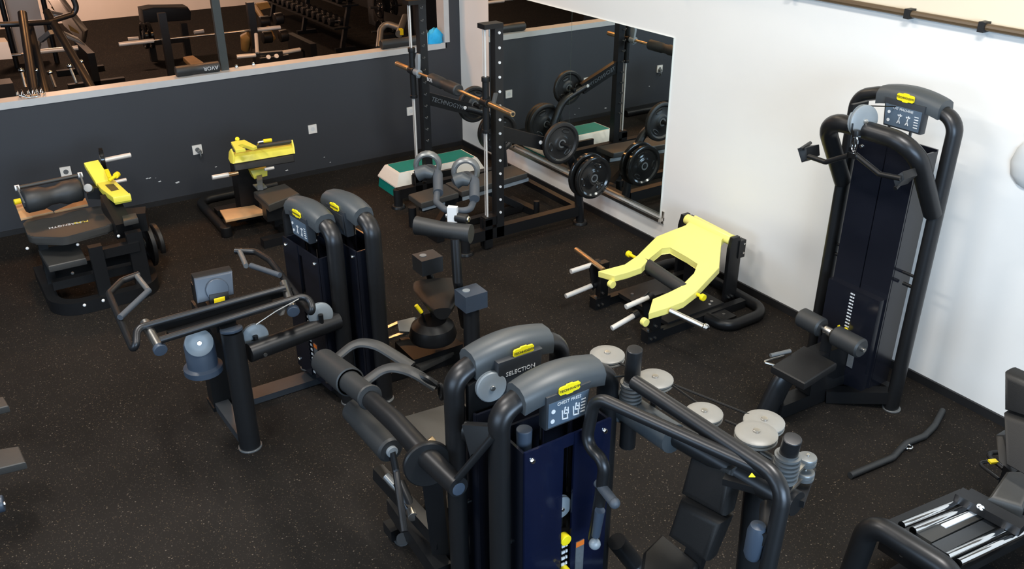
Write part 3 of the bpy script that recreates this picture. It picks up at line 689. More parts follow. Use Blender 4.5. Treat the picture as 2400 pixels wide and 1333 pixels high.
# ------------------------------------------------------------------ rotary torso (behind the row machine)
t = thing('rotary_torso_machine', 'dark rotary torso machine with saddle seat, knee pads and curled overhead grips', 'exercise machine', (4.25, -2.9, 0))
TM = frame(4.205, -3.285, 7)
tower(t, TM, .57, 1.41, '', 1, shield=M_DNAVY, figs=False)
b = MB(TM); b.prism([(-.1, -.10, 1.32), (.1, -.10, 1.32), (.095, -.092, 1.19), (-.095, -.092, 1.19)], (0, .006, 0)); b.build('placard_film', M_CONSB, t)
b = MB(); b.tube([(4.479, -2.657, 1.050), (4.537, -2.683, 0.780), (4.05, -2.36, .1)], .034, n=14); b.build('pad_post', M_TUBE, t)
a, c = V((4.194, -2.799, 1.080)), V((4.523, -2.560, 1.080)); d = (c - a)
b = MB()
secs = []
for i in range(9):
    f = i / 8; cc = a + d * f; hh = .055 + .012 * abs(2 * f - 1); yy = .055
    nrm = V((d.y, -d.x, 0)).normalized()
    secs.append([cc + nrm * (yy * math.cos(q)) * 1.0 + V((0, 0, hh * math.sin(q))) for q in [2 * PI * k / 14 for k in range(14)]])
b.loft(secs); b.build('chest_roller', M_FOAM, t, 60)
# curled grips and their clamp
gz = 1.22
b = MB(); b.tube([(4.039, -2.537, 1.260), (4.166, -2.623, 1.200), (4.309, -2.627, 1.190), (4.402, -2.499, 1.190), (4.294, -2.400, 1.200), (4.280, -2.380, 1.260)], .023, .06, n=14); g = b.build('grip_bar', M_GRIP, t)
b = MB(); b.tube([(3.783, -2.569, 1.270), (3.790, -2.467, 1.310), (3.924, -2.472, 1.300), (4.099, -2.568, 1.235)], .036, .06, n=14); b.build('rubber_grip', M_GRIP, g)
b = MB(); b.tube([(4.069, -2.417, 1.270), (4.058, -2.319, 1.310), (4.185, -2.325, 1.300), (4.333, -2.416, 1.235)], .036, .06, n=14); b.build('rubber_grip', M_GRIP, g)
b = MB(); c0 = V((3.861, -2.517, 1.360)); ux = V((3.906, -2.449, 1.360)) - c0; uy = V((3.932, -2.550, 1.469)) - V((3.925, -2.550, 1.385))
b.tube([c0 + ux * math.cos(q) + uy * math.sin(q) for q in [2 * PI * k / 22 for k in range(22)]], .020, n=10, closed=True, ry=.030); b.build('grip_loop', M_GREYM, g)
b = MB(); c1 = V((4.123, -2.359, 1.360)); b.tube([c1 + ux * math.cos(q) + uy * math.sin(q) for q in [2 * PI * k / 22 for k in range(22)]], .020, n=10, closed=True, ry=.030); b.build('grip_loop', M_GREYM, g)
for p, q in (((3.844, -2.593, 1.300), (3.906, -2.500, 1.300)), ((4.121, -2.439, 1.300), (4.173, -2.359, 1.300))):
    b = MB(); b.tube([p, (V(p) + V(q)) / 2 + V((0, 0, .02)), q], [.055, .05, .036], n=14); b.build('grip_shell', M_CONS, g)
b = MB(); b.box((-.033, -.02, -.055), (.033, .02, .055), .005); b.bm.transform(Matrix.Translation(V((4.372, -2.611, 1.180))) @ Matrix.Rotation(math.radians(45), 4, 'Z')); b.build('clamp_plate', M_WPLATE, t)
a = V((4.325, -2.634, 1.160)); c = V((4.468, -2.539, 1.160))
b = MB(); b.cyl(a, c, .012, n=12); b.cyl(a + (c - a) * .42, a + (c - a) * .92, .032, n=18, bev=.004); b.build('clamp_roller', M_PAD, t)
b = MB(); b.cyl(a + (c - a) * .92, c, .020, n=14, bev=.004); b.cyl(a, a + (c - a) * .06, .018, n=14, bev=.003); b.build('roller_cap', M_STEEL, t)
b = MB(); b.beam((4.389, -2.587, 1.100), (4.366, -2.591, 1.180), .05, .03, .005); b.build('clamp_arm', M_BLACK, t)
# saddle seat
sc0 = V((4.311, -2.705, 0.550))
b = MB()
secs = []
for i in range(9):
    f = i / 8; wv = .06 + .13 * (f ** .7) * (1 - .25 * max(0, f - .8) / .2)
    x0 = sc0 + V((.22 - .42 * f, -.10 + .18 * f, .0))
    dv = V((.4, .92, 0))
    secs.append([x0 + dv * (wv * math.cos(q)) + V((0, 0, .045 * math.sin(q) + (.02 * math.cos(q) ** 2))) for q in [2 * PI * k / 14 for k in range(14)]])
b.loft(secs); b.build('saddle_seat', M_PAD, t, 60)
for (px_, h0, nm) in ((V((4.000, -2.625, 0.680)), .30, 0), (V((4.613, -2.625, 0.660)), .30, 1)):
    b = MB(); b.box(px_ - V((.075, .085, .065)), px_ + V((.075, .085, .055)), .028, 3); kp = b.build('knee_pad', M_BLUEG if nm else M_CONSB, t)
    b = MB(); b.cyl(px_ + V((-.01, -.03, .054)), px_ + V((-.01, -.03, .06)), .026, n=16); b.build('pad_plug', M_PULL, kp)
    b = MB()
    if nm: b.tube([px_ - V((0, 0, .06)), px_ + V((.03, -.02, -.60))], [.055, .06], n=16)
    else: b.tube([px_ - V((0, 0, .06)), px_ + V((.02, .02, -.16)), px_ + V((.10, -.02, -.30))], [.026, .03, .03], n=12)
    b.build('knee_pad_post', M_TUBE, t)
b = MB(); b.tube([(4.372, -2.921, 0.580), (4.386, -2.888, 0.520)], .014, n=10); b.build('lever_tip', M_YTAG, t)
b = MB(); b.tube([(4.386, -2.888, 0.520), (4.321, -2.822, 0.340)], .008, n=8); b.build('lever', M_BLACK, t)
b = MB(); b.lathe((4.359, -2.795, 0.280), (0, 0, 1), [(0, 0), (0, .16), (.03, .17), (.10, .15), (.14, .10), (.14, 0)], 26); b.box((4.05, -2.95, .02), (4.35, -2.55, .14), .02); b.beam((4.315, -2.727, 0.480), (4.262, -2.693, 0.200), .10, .08, .01); b.build('turntable', M_BLACK, t)
b = MB(); b.prism([(3.942, -2.873, 0.240), (3.957, -2.732, 0.240), (4.103, -2.800, 0.200), (4.023, -2.899, 0.200)], (.0, .02, -.02), .004); b.build('drive_plate', M_GREYM, t)
b = MB(); b.prism([(3.986, -2.736, 0.240), (4.047, -2.644, 0.240), (4.138, -2.713, 0.200), (4.094, -2.792, 0.200)], (.0, .02, -.02), .004); b.build('drive_box', M_CONSB, t)
b = MB(); b.beam((3.970, -2.975, 0.220), (3.942, -2.856, 0.220), .03, .02, .003); b.beam((4.046, -3.015, 0.180), (4.040, -2.821, 0.180), .03, .02, .003); b.build('drive_rod', M_STEEL, t)
b = MB(); b.prism([(4.304, -2.952, 0.100), (4.255, -2.640, 0.100), (4.350, -2.626, 0.100), (4.411, -2.934, 0.100)], (0, 0, -.04), .006); b.build('foot_plate', M_PADG, t)
b = MB(); b.prism([(3.987, -2.886, 0.120), (4.027, -2.711, 0.120), (4.090, -2.762, 0.120), (4.049, -2.882, 0.120)], (0, 0, -.04), .004); b.build('foot_plate', M_CONSB, t)
b = MB(); b.box((4.0, -3.30, 0), (4.5, -3.22, .07), .01); b.beam((4.25, -3.3, .04), (4.30, -2.3, .04), .14, .07, .01); b.build('base_frame', M_BLACK, t)

# ------------------------------------------------------------------ lat machine at the white wall
t = thing('lat_pulldown_machine', 'tall black lat pulldown machine with seat and roller pads at the white wall', 'exercise machine', (6.12, -0.6, 0))
LM = frame(6.12, -0.45, 0)
tower(t, LM, .68, 2.115, 'LAT MACHINE', 1, shield=M_DNAVY, big=True, pin=(0, .22))
b = MB(); b.tube([(5.79, -.47, 1.42), (5.80, -.78, 1.90), (6.44, -.78, 1.90), (6.45, -.47, 1.42)], .055, .17, n=18, seg=8); b.build('front_hoop', M_TUBE, t)
hp = V((6.09, -.80, 1.955))
pulley('pulley', hp, (1, -.25, .1), .095, t, .04)
b = MB(); b.cyl(hp + V((-.03, .01, .06)), hp + V((-.06, .02, .08)), .02, n=12); b.box(hp + V((-.05, -.07, -.06)), hp + V((-.03, .07, .10)), .006); b.build('pulley_bracket', M_BLACK, t)
b = MB(); b.tube([hp + V((0, .03, .085)), (6.12, -.5, 2.0)], .004, n=6); b.tube([hp + V((.0, -.09, 0)), hp + V((.01, -.09, -.14))], .005, n=6); b.build('cable', M_BLACK, t)
for x in (5.80, 6.44):
    b = MB(); b.cyl((x, -.45, .9), (x + (.09 if x < 6 else -.09), -.45, .9), .012, n=10); b.build('stay_bolt', M_BLACK, t)
# lower weight shroud, foot, seat and rollers
b = MB(); b.box((5.90, -.60, .10), (6.34, -.56, .76), .006); b.build('lower_shroud', M_DNAVY, t) if False else b.bm.free()
b = MB(); b.tube([(6.13, -.42, .10), (6.12, -.75, .14), (6.11, -.90, .33), (6.10, -1.15, .33), (6.06, -1.24, .0)], .055, .13, n=16, ry=.085); b.build('seat_frame', M_TUBE, t)
b = MB(); b.beam((6.12, -.45, .06), (6.09, -1.18, .06), .11, .10, .02); b.box((6.05, -.95, .12), (6.17, -.60, .42), .02); b.build('base_beam', M_BLACK, t)
b = MB(); b.prism([(6.085, -1.278, 0.430), (6.342, -1.264, 0.430), (6.294, -0.903, 0.430), (6.026, -0.905, 0.430)], (0, 0, -.06), .018, 3); b.build('seat', M_PAD, t)
a, c = V((5.981, -0.848, 0.580)), V((6.345, -0.856, 0.580)); d = c - a
for f0, f1 in ((-.16, .34), (.62, 1.2)):
    p, q = a + d * f0, a + d * f1; L = (q - p).length
    b = MB(); b.lathe(p, d, [(0, 0), (0, .055), (.012, .066), (L - .012, .066), (L, .055), (L, .02), (L, 0)], 26); b.build('roller_pad', M_FOAM, t)
b = MB(); b.cyl(a - d * .2, c + d * .26, .014, n=12); b.cyl(a + d * .40, a + d * .56, .03, .03, n=16, bev=.006); b.build('roller_axle', M_STEEL, t)
b = MB(); b.beam(a + d * .48, (6.12, -.80, .30), .07, .05, .008); b.build('roller_post', M_BLACK, t)
b = MB(); b.tube([(6.082, -1.214, 0.400), (5.994, -1.253, 0.400), (6.030, -1.094, 0.410)], .008, .01, n=8); b.build('adjuster_lever', M_STEEL, t)
b = MB(); b.tube([(6.009, -1.205, 0.440), (6.039, -1.054, 0.440)], .014, n=10); b.build('adjuster_grip', M_GREYM, t)
b = MB(); b.box((5.78, -.42, .02), (6.46, -.36, .12), .01); b.beam((6.45, -.45, .10), (6.15, -.75, .05), .08, .09, .01); b.build('rear_base', M_BLACK, t)
# wide grip handle hanging from the pulley
t = thing('pulldown_handle', 'black wide angled pulldown bar hanging from the lat machine pulley', 'handle', (6.12, -.9, 1.62))
b = MB(); b.tube([(6.125, -0.890, 1.880), (6.129, -0.890, 1.803)], .009, n=8); P = [V((6.127, -0.890, 1.844)) + V((.018 * math.cos(q), 0, .045 * math.sin(q))) for q in [2 * PI * k / 16 for k in range(16)]]; b.tube(P, .006, n=8, closed=True); b.build('carabiner', M_CHROME, t)
b = MB(); b.cyl((6.125, -0.890, 1.923), (6.129, -0.890, 1.891), .024, n=14, bev=.004); b.build('cable_stop', M_BLACK, t)
b = MB(); b.tube([(5.818, -0.890, 1.677), (5.949, -0.890, 1.677), (6.117, -0.890, 1.773)], .016, .03, n=12); b.tube([(6.146, -0.890, 1.781), (6.327, -0.890, 1.715), (6.465, -0.890, 1.731)], .016, .03, n=12); b.build('bar', M_BLACK, t)
b = MB(); b.box((-.03, -.012, -.016), (.03, .012, .016), .003); b.bm.transform(Matrix.Translation(V((6.134, -0.900, 1.775)))); b.build('hub', M_CHROME, t)


b = MB(); b.prism([(5.731, -0.900, 1.704), (5.785, -0.880, 1.721), (5.804, -0.880, 1.655), (5.779, -0.900, 1.626)], (0, .12, 0), .006); b.cyl((5.774, -0.920, 1.714), (5.699, -0.740, 1.703), .012, n=10); b.build('end_grip', M_BLACK, t)
b = MB(); b.prism([(6.418, -0.900, 1.724), (6.457, -0.880, 1.768), (6.480, -0.880, 1.729), (6.446, -0.900, 1.672)], (0, .12, 0), .006); b.cyl((6.447, -0.900, 1.667), (6.424, -0.740, 1.730), .012, n=10); b.build('end_grip', M_BLACK, t)

# ------------------------------------------------------------------ yellow hip thrust machine
t = thing('hip_thrust_machine', 'low black floor machine with forked yellow lever and bare steel pegs', 'exercise machine', (4.65, -.7, 0))
outer = [(4.229, -0.199, 0.577), (4.646, -0.220, 0.574), (4.691, -0.353, 0.556), (4.984, -0.656, 0.514), (5.111, -1.000, 0.466), (5.149, -1.166, 0.443), (5.127, -1.317, 0.422), (5.094, -1.446, 0.404), (4.971, -1.301, 0.424), (4.987, -1.169, 0.443), (4.991, -1.048, 0.459), (4.919, -0.846, 0.487), (4.836, -0.733, 0.503), (4.700, -0.722, 0.505), (4.494, -0.709, 0.506), (4.459, -0.772, 0.498), (4.515, -0.943, 0.474), (4.572, -1.069, 0.456), (4.553, -1.196, 0.439), (4.523, -1.297, 0.425), (4.381, -1.342, 0.418), (4.452, -1.134, 0.447), (4.419, -0.982, 0.468), (4.283, -0.671, 0.512), (4.298, -0.516, 0.533), (4.315, -0.378, 0.552)]
b = MB(); b.prism(outer, (0, .005, -.055), .004, 1); lv = b.build('yellow_lever', M_YGLARE, t, 25); lv['label'] = 'yellow forked lever plate'
b = MB(); b.cyl((4.215, -.275, .55), (4.735, -.275, .55), .044, n=20, bev=.004); b.build('pivot_tube', M_YGLARE, lv)
for p, q in (((4.20, -.27, .545), (4.185, -.27, .545)), ((4.74, -.27, .545), (4.755, -.27, .545))):
    b = MB(); b.cyl(p, q, .028, n=18, bev=.004); b.build('pivot_cap', M_GREYM, t)
for x in (4.175, 4.745):
    b = MB(); b.prism([(x, -.33, 0.0), (x, -.20, 0.0), (x, -.20, .50), (x, -.235, .59), (x, -.31, .59), (x, -.335, .50)], (.035, 0, 0), .004); b.box((x - .01, -.24, .40), (x + .045, -.17, .55), .006); up = b.build('rear_upright', M_BLACK, t)
    b = MB()
    for (y, z) in ((-.19, .44), (-.19, .52), (-.25, .06), (-.29, .06)):
        b.cyl((x + .03, y, z), (x + .052, y, z), .009, n=8)
    o = b.build('bolts', M_STEEL, up); o['kind'] = 'stuff'
# tips, knobs, pegs
for tip in ((4.519, -1.318, 0.407), (5.085, -1.469, 0.386)):
    b = MB(); b.cyl(V(tip) + V((-.02, 0, -.05)), V(tip) + V((.02, 0, -.05)), .030, n=18, bev=.003); b.build('lever_tip', M_YGLARE, lv)
for k, p in enumerate(((4.396, -0.979, 0.444), (5.086, -0.997, 0.436))):
    p = V(p); s = -1 if k == 0 else 1
    b = MB(); b.cyl(p, p + V((s * .08, 0, 0)), .013, n=10); b.cyl(p + V((s * .07, 0, 0)), p + V((s * .10, 0, 0)), .026, n=16, bev=.006); b.build('lock_knob', M_YTAG, lv)
b = MB(); b.cyl((4.431, -0.949, 0.420), (4.991, -1.009, 0.420), .052, n=22, bev=.008); b.build('hip_roll', M_FOAM, t)
pp = [((4.200, -1.221, 0.380), (4.200, -1.471, 0.375)), ((4.200, -1.232, 0.192), (4.200, -1.514, 0.168)), ((4.860, -1.233, 0.373), (4.860, -1.457, 0.353)), ((4.860, -1.364, 0.257), (4.860, -1.580, 0.211))]
for a, c in pp:
    b = MB(); b.cyl(a, c, .020, n=14, bev=.002); pg = b.build('plate_peg', M_WSTEEL, t)
    b = MB(); a, c = V(a), V(c); b.cyl(a - (c - a).normalized() * .03, a + (c - a).normalized() * .015, .032, n=14, bev=.003); b.build('peg_collar', M_BLACK, pg)
b = MB(); b.cyl((4.355, -1.271, 0.400), (3.931, -1.220, 0.400), .020, n=14, bev=.003); b.build('bar_sleeve', M_BRASS, t)
b = MB(); b.cyl((5.144, -1.288, 0.400), (5.418, -1.193, 0.360), .022, n=16, bev=.003); sl = b.build('bar_sleeve', M_STEEL, t)
b = MB(); b.ball((5.410, -1.193, 0.360), .03); b.build('sleeve_end', M_CHROME, sl)
for k, x in enumerate((4.24, 4.88)):
    b = MB(); b.box((x - .04, -1.27, 0), (x + .04, -1.12, .10), .01); b.box((x - .03, -1.22, .08), (x + .03, -1.14, .40), .006); b.prism([(x - .04, -1.25, .15), (x - .04, -1.30, .38), (x - .04, -1.24, .42), (x - .04, -1.18, .30)], (.02, 0, 0), .003); b.box((x - .03, -1.12, .0), (x + .03, -.22, .07), .008); fl = b.build('front_leg', M_BLACK, t)
    b = MB()
    for (y, z) in ((-1.24, .04), (-1.20, .04), (-1.2, .30), (-1.2, .36), (-1.2, .14)):
        b.cyl((x + .028, y, z), (x + .05, y, z), .009, n=8)
    b.cyl((x, -1.24, .09), (x, -1.24, .108), .012, n=8); o = b.build('bolts', M_STEEL, fl); o['kind'] = 'stuff'
b = MB(); b.tube([(4.92, -.66, .05), (5.12, -.64, .05), (5.12, -.19, .05), (4.1, -.14, .05), (4.02, -.22, .05), (4.02, -.5, .05)], .042, .16, n=14, seg=8, ry=.045); b.build('base_loop', M_BLACK, t)
b = MB(); b.box((4.26, -1.02, .05), (4.86, -.42, .085), .006); b.build('foot_plate', M_PAD, t)
b = MB(); b.box((4.88, -.62, .02), (5.04, -.46, .06), .006); b.build('step_plate', M_IRON, t)
b = MB(); b.box((4.36, -.40, .05), (4.50, -.26, .45), .01); b.build('centre_post', M_BLACK, t)
b = MB()
for (x, y, z) in ((4.80, -.50, .088), (4.83, -.55, .088), (4.35, -.95, .088), (4.5, -.98, .088), (5.05, -.62, .123)):
    b.cyl((x, y, z - .006), (x, y, z + .008), .013, n=8)
o = b.build('floor_bolts', M_STEEL, t); o['kind'] = 'stuff'

# ------------------------------------------------------------------ leg press (bottom right)
t = thing('leg_press_machine', 'black leg press with polished rails cut off at the bottom right', 'exercise machine', (7.6, -1.4, 0))
b = MB(); b.tube([(7.38, -2.10, 0), (7.404, -2.049, 0.500), (7.830, -2.025, 0.500), (7.98, -2.02, 0)], .058, .10, n=18); b.build('front_frame', M_TUBE, t)
b = MB(); b.prism([(7.480, -2.067, 0.460), (7.813, -2.049, 0.460), (7.733, -1.955, 0.300), (7.422, -1.967, 0.300)], (0, .03, 0), .006); fp = b.build('front_plate', M_BLACK, t)
b = MB()
for p in ((7.510, -2.042, 0.470), (7.580, -2.010, 0.420)): b.cyl(V(p) + V((0, -.02, 0)), V(p) + V((0, .02, 0)), .015, n=10)
o = b.build('bolts', M_STEEL, fp); o['kind'] = 'stuff'
for a, c in (((7.524, -1.928, 0.490), (7.508, -1.260, 0.340)), ((7.769, -1.939, 0.490), (7.752, -1.271, 0.340))):
    a, c = V(a), V(c); dd = V((.025, .01, -.004))
    b = MB(); b.cyl(a - dd, c - dd, .019, n=16); b.cyl(a + dd, c + dd, .019, n=16); b.build('guide_rail', M_CHROME, t)
b = MB(); b.beam((7.588, -1.904, 0.460), (7.559, -1.307, 0.330), .10, .03, .004); sp = b.build('centre_strip', M_PADG, t)
b = MB(); b.beam((7.582, -1.706, 0.435), (7.570, -1.364, 0.360), .028, .006, .001); b.build('scale_label', M_WPLATE, sp)
b = MB(); b.beam((7.679, -1.910, 0.460), (7.655, -1.319, 0.330), .07, .03, .004); b.build('centre_strip', M_CONSB, t)
b = MB(); b.beam((7.542, -1.811, 0.300), (7.546, -1.116, 0.200), .42, .05, .01); b.build('rail_bed', M_BLACK, t)
b = MB(); b.beam((7.471, -1.410, 0.420), (7.801, -1.380, 0.420), .08, .05, .02); b.beam((7.472, -1.334, 0.380), (7.772, -1.304, 0.380), .12, .03, .01); b.build('carriage', M_TUBE, t)
b = MB(); b.cyl((7.583, -1.416, 0.430), (7.598, -1.435, 0.445), .012, n=10); b.cyl((7.597, -1.417, 0.430), (7.613, -1.437, 0.445), .012, n=10); o = b.build('carriage_bolts', M_STEEL, t); o['kind'] = 'stuff'
b = MB(); b.prism([(7.542, -1.118, 0.500), (7.650, -0.998, 0.520), (7.737, -1.279, 0.460), (7.591, -1.355, 0.460)], (0, 0, -.10), .03, 3); b.build('seat', M_PADG, t)
b = MB(); b.prism([(7.332, -1.000, 0.947), (7.663, -1.000, 0.954), (7.727, -1.060, 0.836), (7.412, -1.060, 0.774)], (.02, .09, .02), .028, 3); b.build('headrest', M_PAD, t)
b = MB(); b.prism([(7.414, -1.070, 0.763), (7.737, -1.070, 0.820), (7.840, -1.220, 0.587), (7.562, -1.220, 0.585)], (.02, .09, .02), .028, 3); b.build('backrest', M_PAD, t)
b = MB(); b.prism([(7.385, -1.000, 0.574), (7.426, -1.000, 0.599), (7.564, -1.100, 0.479), (7.481, -1.100, 0.508)], (.0, .14, .0), .01); b.build('back_bracket', M_BLACK, t)
b = MB(); b.tube([(7.368, -0.774, 0.360), (7.299, -0.861, 0.340), (7.435, -0.902, 0.340)], .013, .03, n=10); b.tube([(7.344, -0.825, 0.300), (7.300, -0.920, 0.300), (7.447, -0.954, 0.300)], .009, .03, n=8); b.build('side_handle', M_TUBE, t)
b = MB(); b.beam((7.364, -0.925, 0.350), (7.382, -0.884, 0.350), .03, .012, .002); b.build('release_tag', M_YTAG, t)
b = MB(); b.box((7.35, -1.45, 0), (7.95, -1.35, .08), .01); b.box((7.42, -2.0, 0), (7.50, -.5, .07), .01); b.box((7.88, -2.0, 0), (7.95, -.5, .07), .01); b.box((7.45, -.95, .0), (7.9, -.85, .45), .01); b.build('base_frame', M_BLACK, t)

# wavy bar lying on the floor
t = thing('lat_bar', 'dark wavy rubber-coated pull bar lying on the floor', 'bar', (6.7, -.72, 0))
b = MB(); b.tube([(6.782, -1.288, 0.022), (6.814, -0.926, 0.022), (6.784, -0.800, 0.022), (6.770, -0.725, 0.022), (6.787, -0.569, 0.022), (6.756, -0.415, 0.022), (6.681, -0.216, 0.022)], .021, .05, n=12); bb = b.build('shaft', M_FOAM, t)
b = MB(); c0 = V((6.804, -0.752, 0.025)); b.tube([c0 + V((.02 * math.cos(q), .022 * math.sin(q), 0)) for q in [2 * PI * k / 12 for k in range(12)]], .006, n=8, closed=True); b.build('hook_ring', M_CHROME, bb)

# ------------------------------------------------------------------ weight plates (one pattern, copied)
def plate(label, c, ax, r, th, m, group, cat='weight plate'):
    c, ax = V(c), V(ax).normalized()
    t = thing('weight_plate', label, cat, c, group)
    b = MB(); b.lathe(c - ax * th / 2, ax, [(0, .03), (0, r * .30), (th * .12, r * .36), (th * .30, r * .42), (th * .30, r * .76), (0, r * .84), (0, r * .95), (th * .15, r), (th * .85, r), (th, r * .95), (th, r * .84), (th * .70, r * .76), (th * .70, r * .42), (th * .88, r * .36), (th, r * .30), (th, .03), (0, .03)], 36); d = b.build('disc', m, t)
    u = ax.orthogonal().normalized(); v = ax.cross(u)
    for k in range(3):
        a = 2 * PI * k / 3 + .4; p = c + (u * math.cos(a) + v * math.sin(a)) * r * .60; q = -u * math.sin(a) + v * math.cos(a); w = u * math.cos(a) + v * math.sin(a)
        b = MB(); P = [p + q * (r * .20 * math.cos(s)) + w * (r * .085 * math.sin(s)) for s in [2 * PI * i / 14 for i in range(14)]]
        b.tube(P, th * .30, n=6, closed=True); b.build('grip_opening', m, t)
    b = MB(); b.lathe(c - ax * (th / 2 + .002), ax, [(0, .026), (0, .040), (th + .004, .040), (th + .004, .026), (0, .026)], 20); b.build('hub_ring', M_GREYM, t)
    return t

# ------------------------------------------------------------------ bar rack (guided bar) in the corner
t = thing('guided_bar_rack', 'black bar rack with steel guide rods and swept rear legs before the mirror', 'rack', (2.1, -1.0, 0))
UY, RY = -1.245, -1.36
for k, x in enumerate((1.42, 2.775)):
    s = -1 if k == 0 else 1
    b = MB(); b.box((x - .04, UY - .04, .10), (x + .04, UY + .04, 2.02), .008); up = b.build('upright', M_TUBE, t)
    for i in range(14 if k else 0):
        z = .35 + i * .124
        b = MB(); b.cyl((x + .040, UY, z), (x + .048, UY, z), .012, n=10); b.build('stud', M_WPLATE, up)
    for i in range(13 if k == 0 else 0):
        z = .55 + i * .118
        b = MB(); b.tube([(x + .04, UY - .02, z), (x + .075, UY - .02, z), (x + .085, UY - .02, z + .02)], .006, n=6); b.build('hook', M_GREYM, up)
    b = MB(); b.beam((x, -1.60, .155), (x + .0, -.34, .155), .08, .10, .01); b.build('base_beam', M_BLACK, t)
    for y in (-1.60, -.29):
        b = MB(); b.cyl((x, y, 0), (x, y, .03), .075, .065, n=24, bev=.006); b.build('foot', M_BLACK, t)
    b = MB(); b.tube([(x, -1.60, .02), (x, -1.60, .20)], .045, n=14); b.build('front_leg', M_TUBE, t)
    b = MB(); b.beam((x, UY + .02, 1.09), (x, -.74, .90), .055, .12, .008); arm = b.build('rear_arm', M_BLACK, t)
    b = MB(); b.tube([(x, -.78, .915), (x, -.48, .80), (x, -.34, .50), (x, -.29, .02)], .045, .22, n=14, seg=8, ry=.04); b.build('rear_leg', M_TUBE, t)
    b = MB(); b.cyl((x + .027, -.80, .93), (x + .037, -.80, .93), .018, n=12, bev=.002); b.build('arm_bolt', M_WPLATE, arm)
    if k == 0: text('lettering', 'TECHNOGYM', .062, (x + .0285, -1.0, 1.003), (0, .46, -.19), (0, .19, .46), mat('faint_print', (0.10, 0.115, 0.13), 0.5, noise=(60, .05)), arm)
    b = MB(); b.cyl((x, RY, .30), (x, RY, 2.02), .0095, n=12); b.build('guide_rod', M_WSTEEL, t)
    b = MB(); b.cyl((x - .035, RY, .30), (x - .035, RY, 2.02), .0045, n=8); b.build('counterweight_rod', M_WSTEEL, t)
    b = MB(); b.box((x - .07, RY - .03, 2.0), (x + .045, UY + .04, 2.04), .006); b.build('top_cap', M_BLACK, t)
    b = MB(); b.box((x - .04, RY - .045, .24), (x + .04, UY - .035, .32), .006); b.box((x - .05, RY - .05, .02), (x - .01, RY + .03, .30), .006); b.box((x + .01, RY - .05, .02), (x + .04, RY + .03, .30), .006); b.build('rod_base', M_BLACK, t)
    b = MB(); b.tube([(x, RY, 1.13), (x, RY, 1.58)], .030, n=16); b.cyl((x, RY, 1.56), (x, RY, 1.60), .036, n=16, bev=.004); b.cyl((x, RY, 1.11), (x, RY, 1.14), .036, n=16, bev=.004); b.cyl((x - .05, RY, 1.38), (x + .05, RY, 1.38), .04, n=16, bev=.005); b.build('bar_carriage', M_BLACK, t)
    for (y, z) in ((-.62, .91), (-.32, .55)):
        b = MB(); b.cyl((x - s * .04, y, z), (x + s * .24, y, z), .019, n=14, bev=.002); b.build('plate_horn', M_BLACK, t)
b = MB(); b.box((1.42, -.33, .12), (2.775, -.27, .18), .006); b.build('rear_stretcher', M_BLACK, t)
t = thing('guided_barbell', 'copper-toned bar with black foam sleeve carried by the guide rods', 'barbell', (2.1, RY, 1.36))
b = MB(); b.cyl((1.28, RY, 1.38), (2.92, RY, 1.38), .015, n=14); b.build('shaft', M_BRASS, t)
for s, x0, x1 in ((-1, 1.34, 1.08), (1, 2.84, 3.20)):
    b = MB(); b.cyl((x0, RY, 1.38), (x1, RY, 1.38), .025, n=18, bev=.003); sl = b.build('end_sleeve', M_BRASS, t)
    b = MB(); b.cyl((x1, RY, 1.38), (x1 + s * .004, RY, 1.38), .014, n=12); b.build('sleeve_hole', M_BASE, sl)
b = MB(); b.lathe((1.80, RY, 1.38), (1, 0, 0), [(0, .016), (0, .045), (.01, .055), (.20, .055), (.21, .048), (.30, .048), (.31, .055), (.50, .055), (.51, .045), (.51, .016)], 24); b.build('foam_sleeve', M_FOAM, t)
text('lettering', 'BOR', .05, (1.87, RY - .058, 1.39), (1, 0, 0), (0, 0, 1), M_INK, t)
b = MB(); b.prism([(1.50, RY - .01, 1.33), (1.54, RY - .01, 1.33), (1.565, RY - .01, 1.50), (1.55, RY + .0, 1.56), (1.51, RY, 1.56), (1.49, RY - .01, 1.50)], (0, .03, 0), .008); b.cyl((1.48, RY, 1.38), (1.56, RY, 1.38), .035, n=16, bev=.004); b.build('catch_hook', M_PULL, t)
b = MB(); b.prism([(2.86, RY - .01, 1.36), (2.89, RY - .01, 1.36), (2.93, RY, 1.49), (2.90, RY, 1.49)], (0, .03, 0), .005); b.build('catch_hook', M_GREYM, t)
g = 'weight plates stored on the bar rack'
plate('dark plate on the upper right horn of the bar rack', (2.87, -.62, .91), (1, 0, 0), .195, .045, M_IRON, g)
plate('glossy black plate outermost on the lower right horn of the bar rack', (2.99, -.32, .55), (1, 0, 0), .205, .04, M_GLOSS, g)
plate('inner glossy black plate on the lower right horn of the bar rack', (2.90, -.32, .55), (1, 0, 0), .215, .045, M_GLOSS, g)
plate('dark plate on the upper left horn, before the white wall corner', (1.33, -.62, .91), (1, 0, 0), .19, .045, M_IRON, g)
plate('large dark plate on the lower left horn of the bar rack', (1.33, -.32, .55), (1, 0, 0), .225, .05, M_IRON, g)
plate('second dark plate behind the large one on the lower left horn', (1.26, -.32, .55), (1, 0, 0), .215, .045, M_IRON, g)

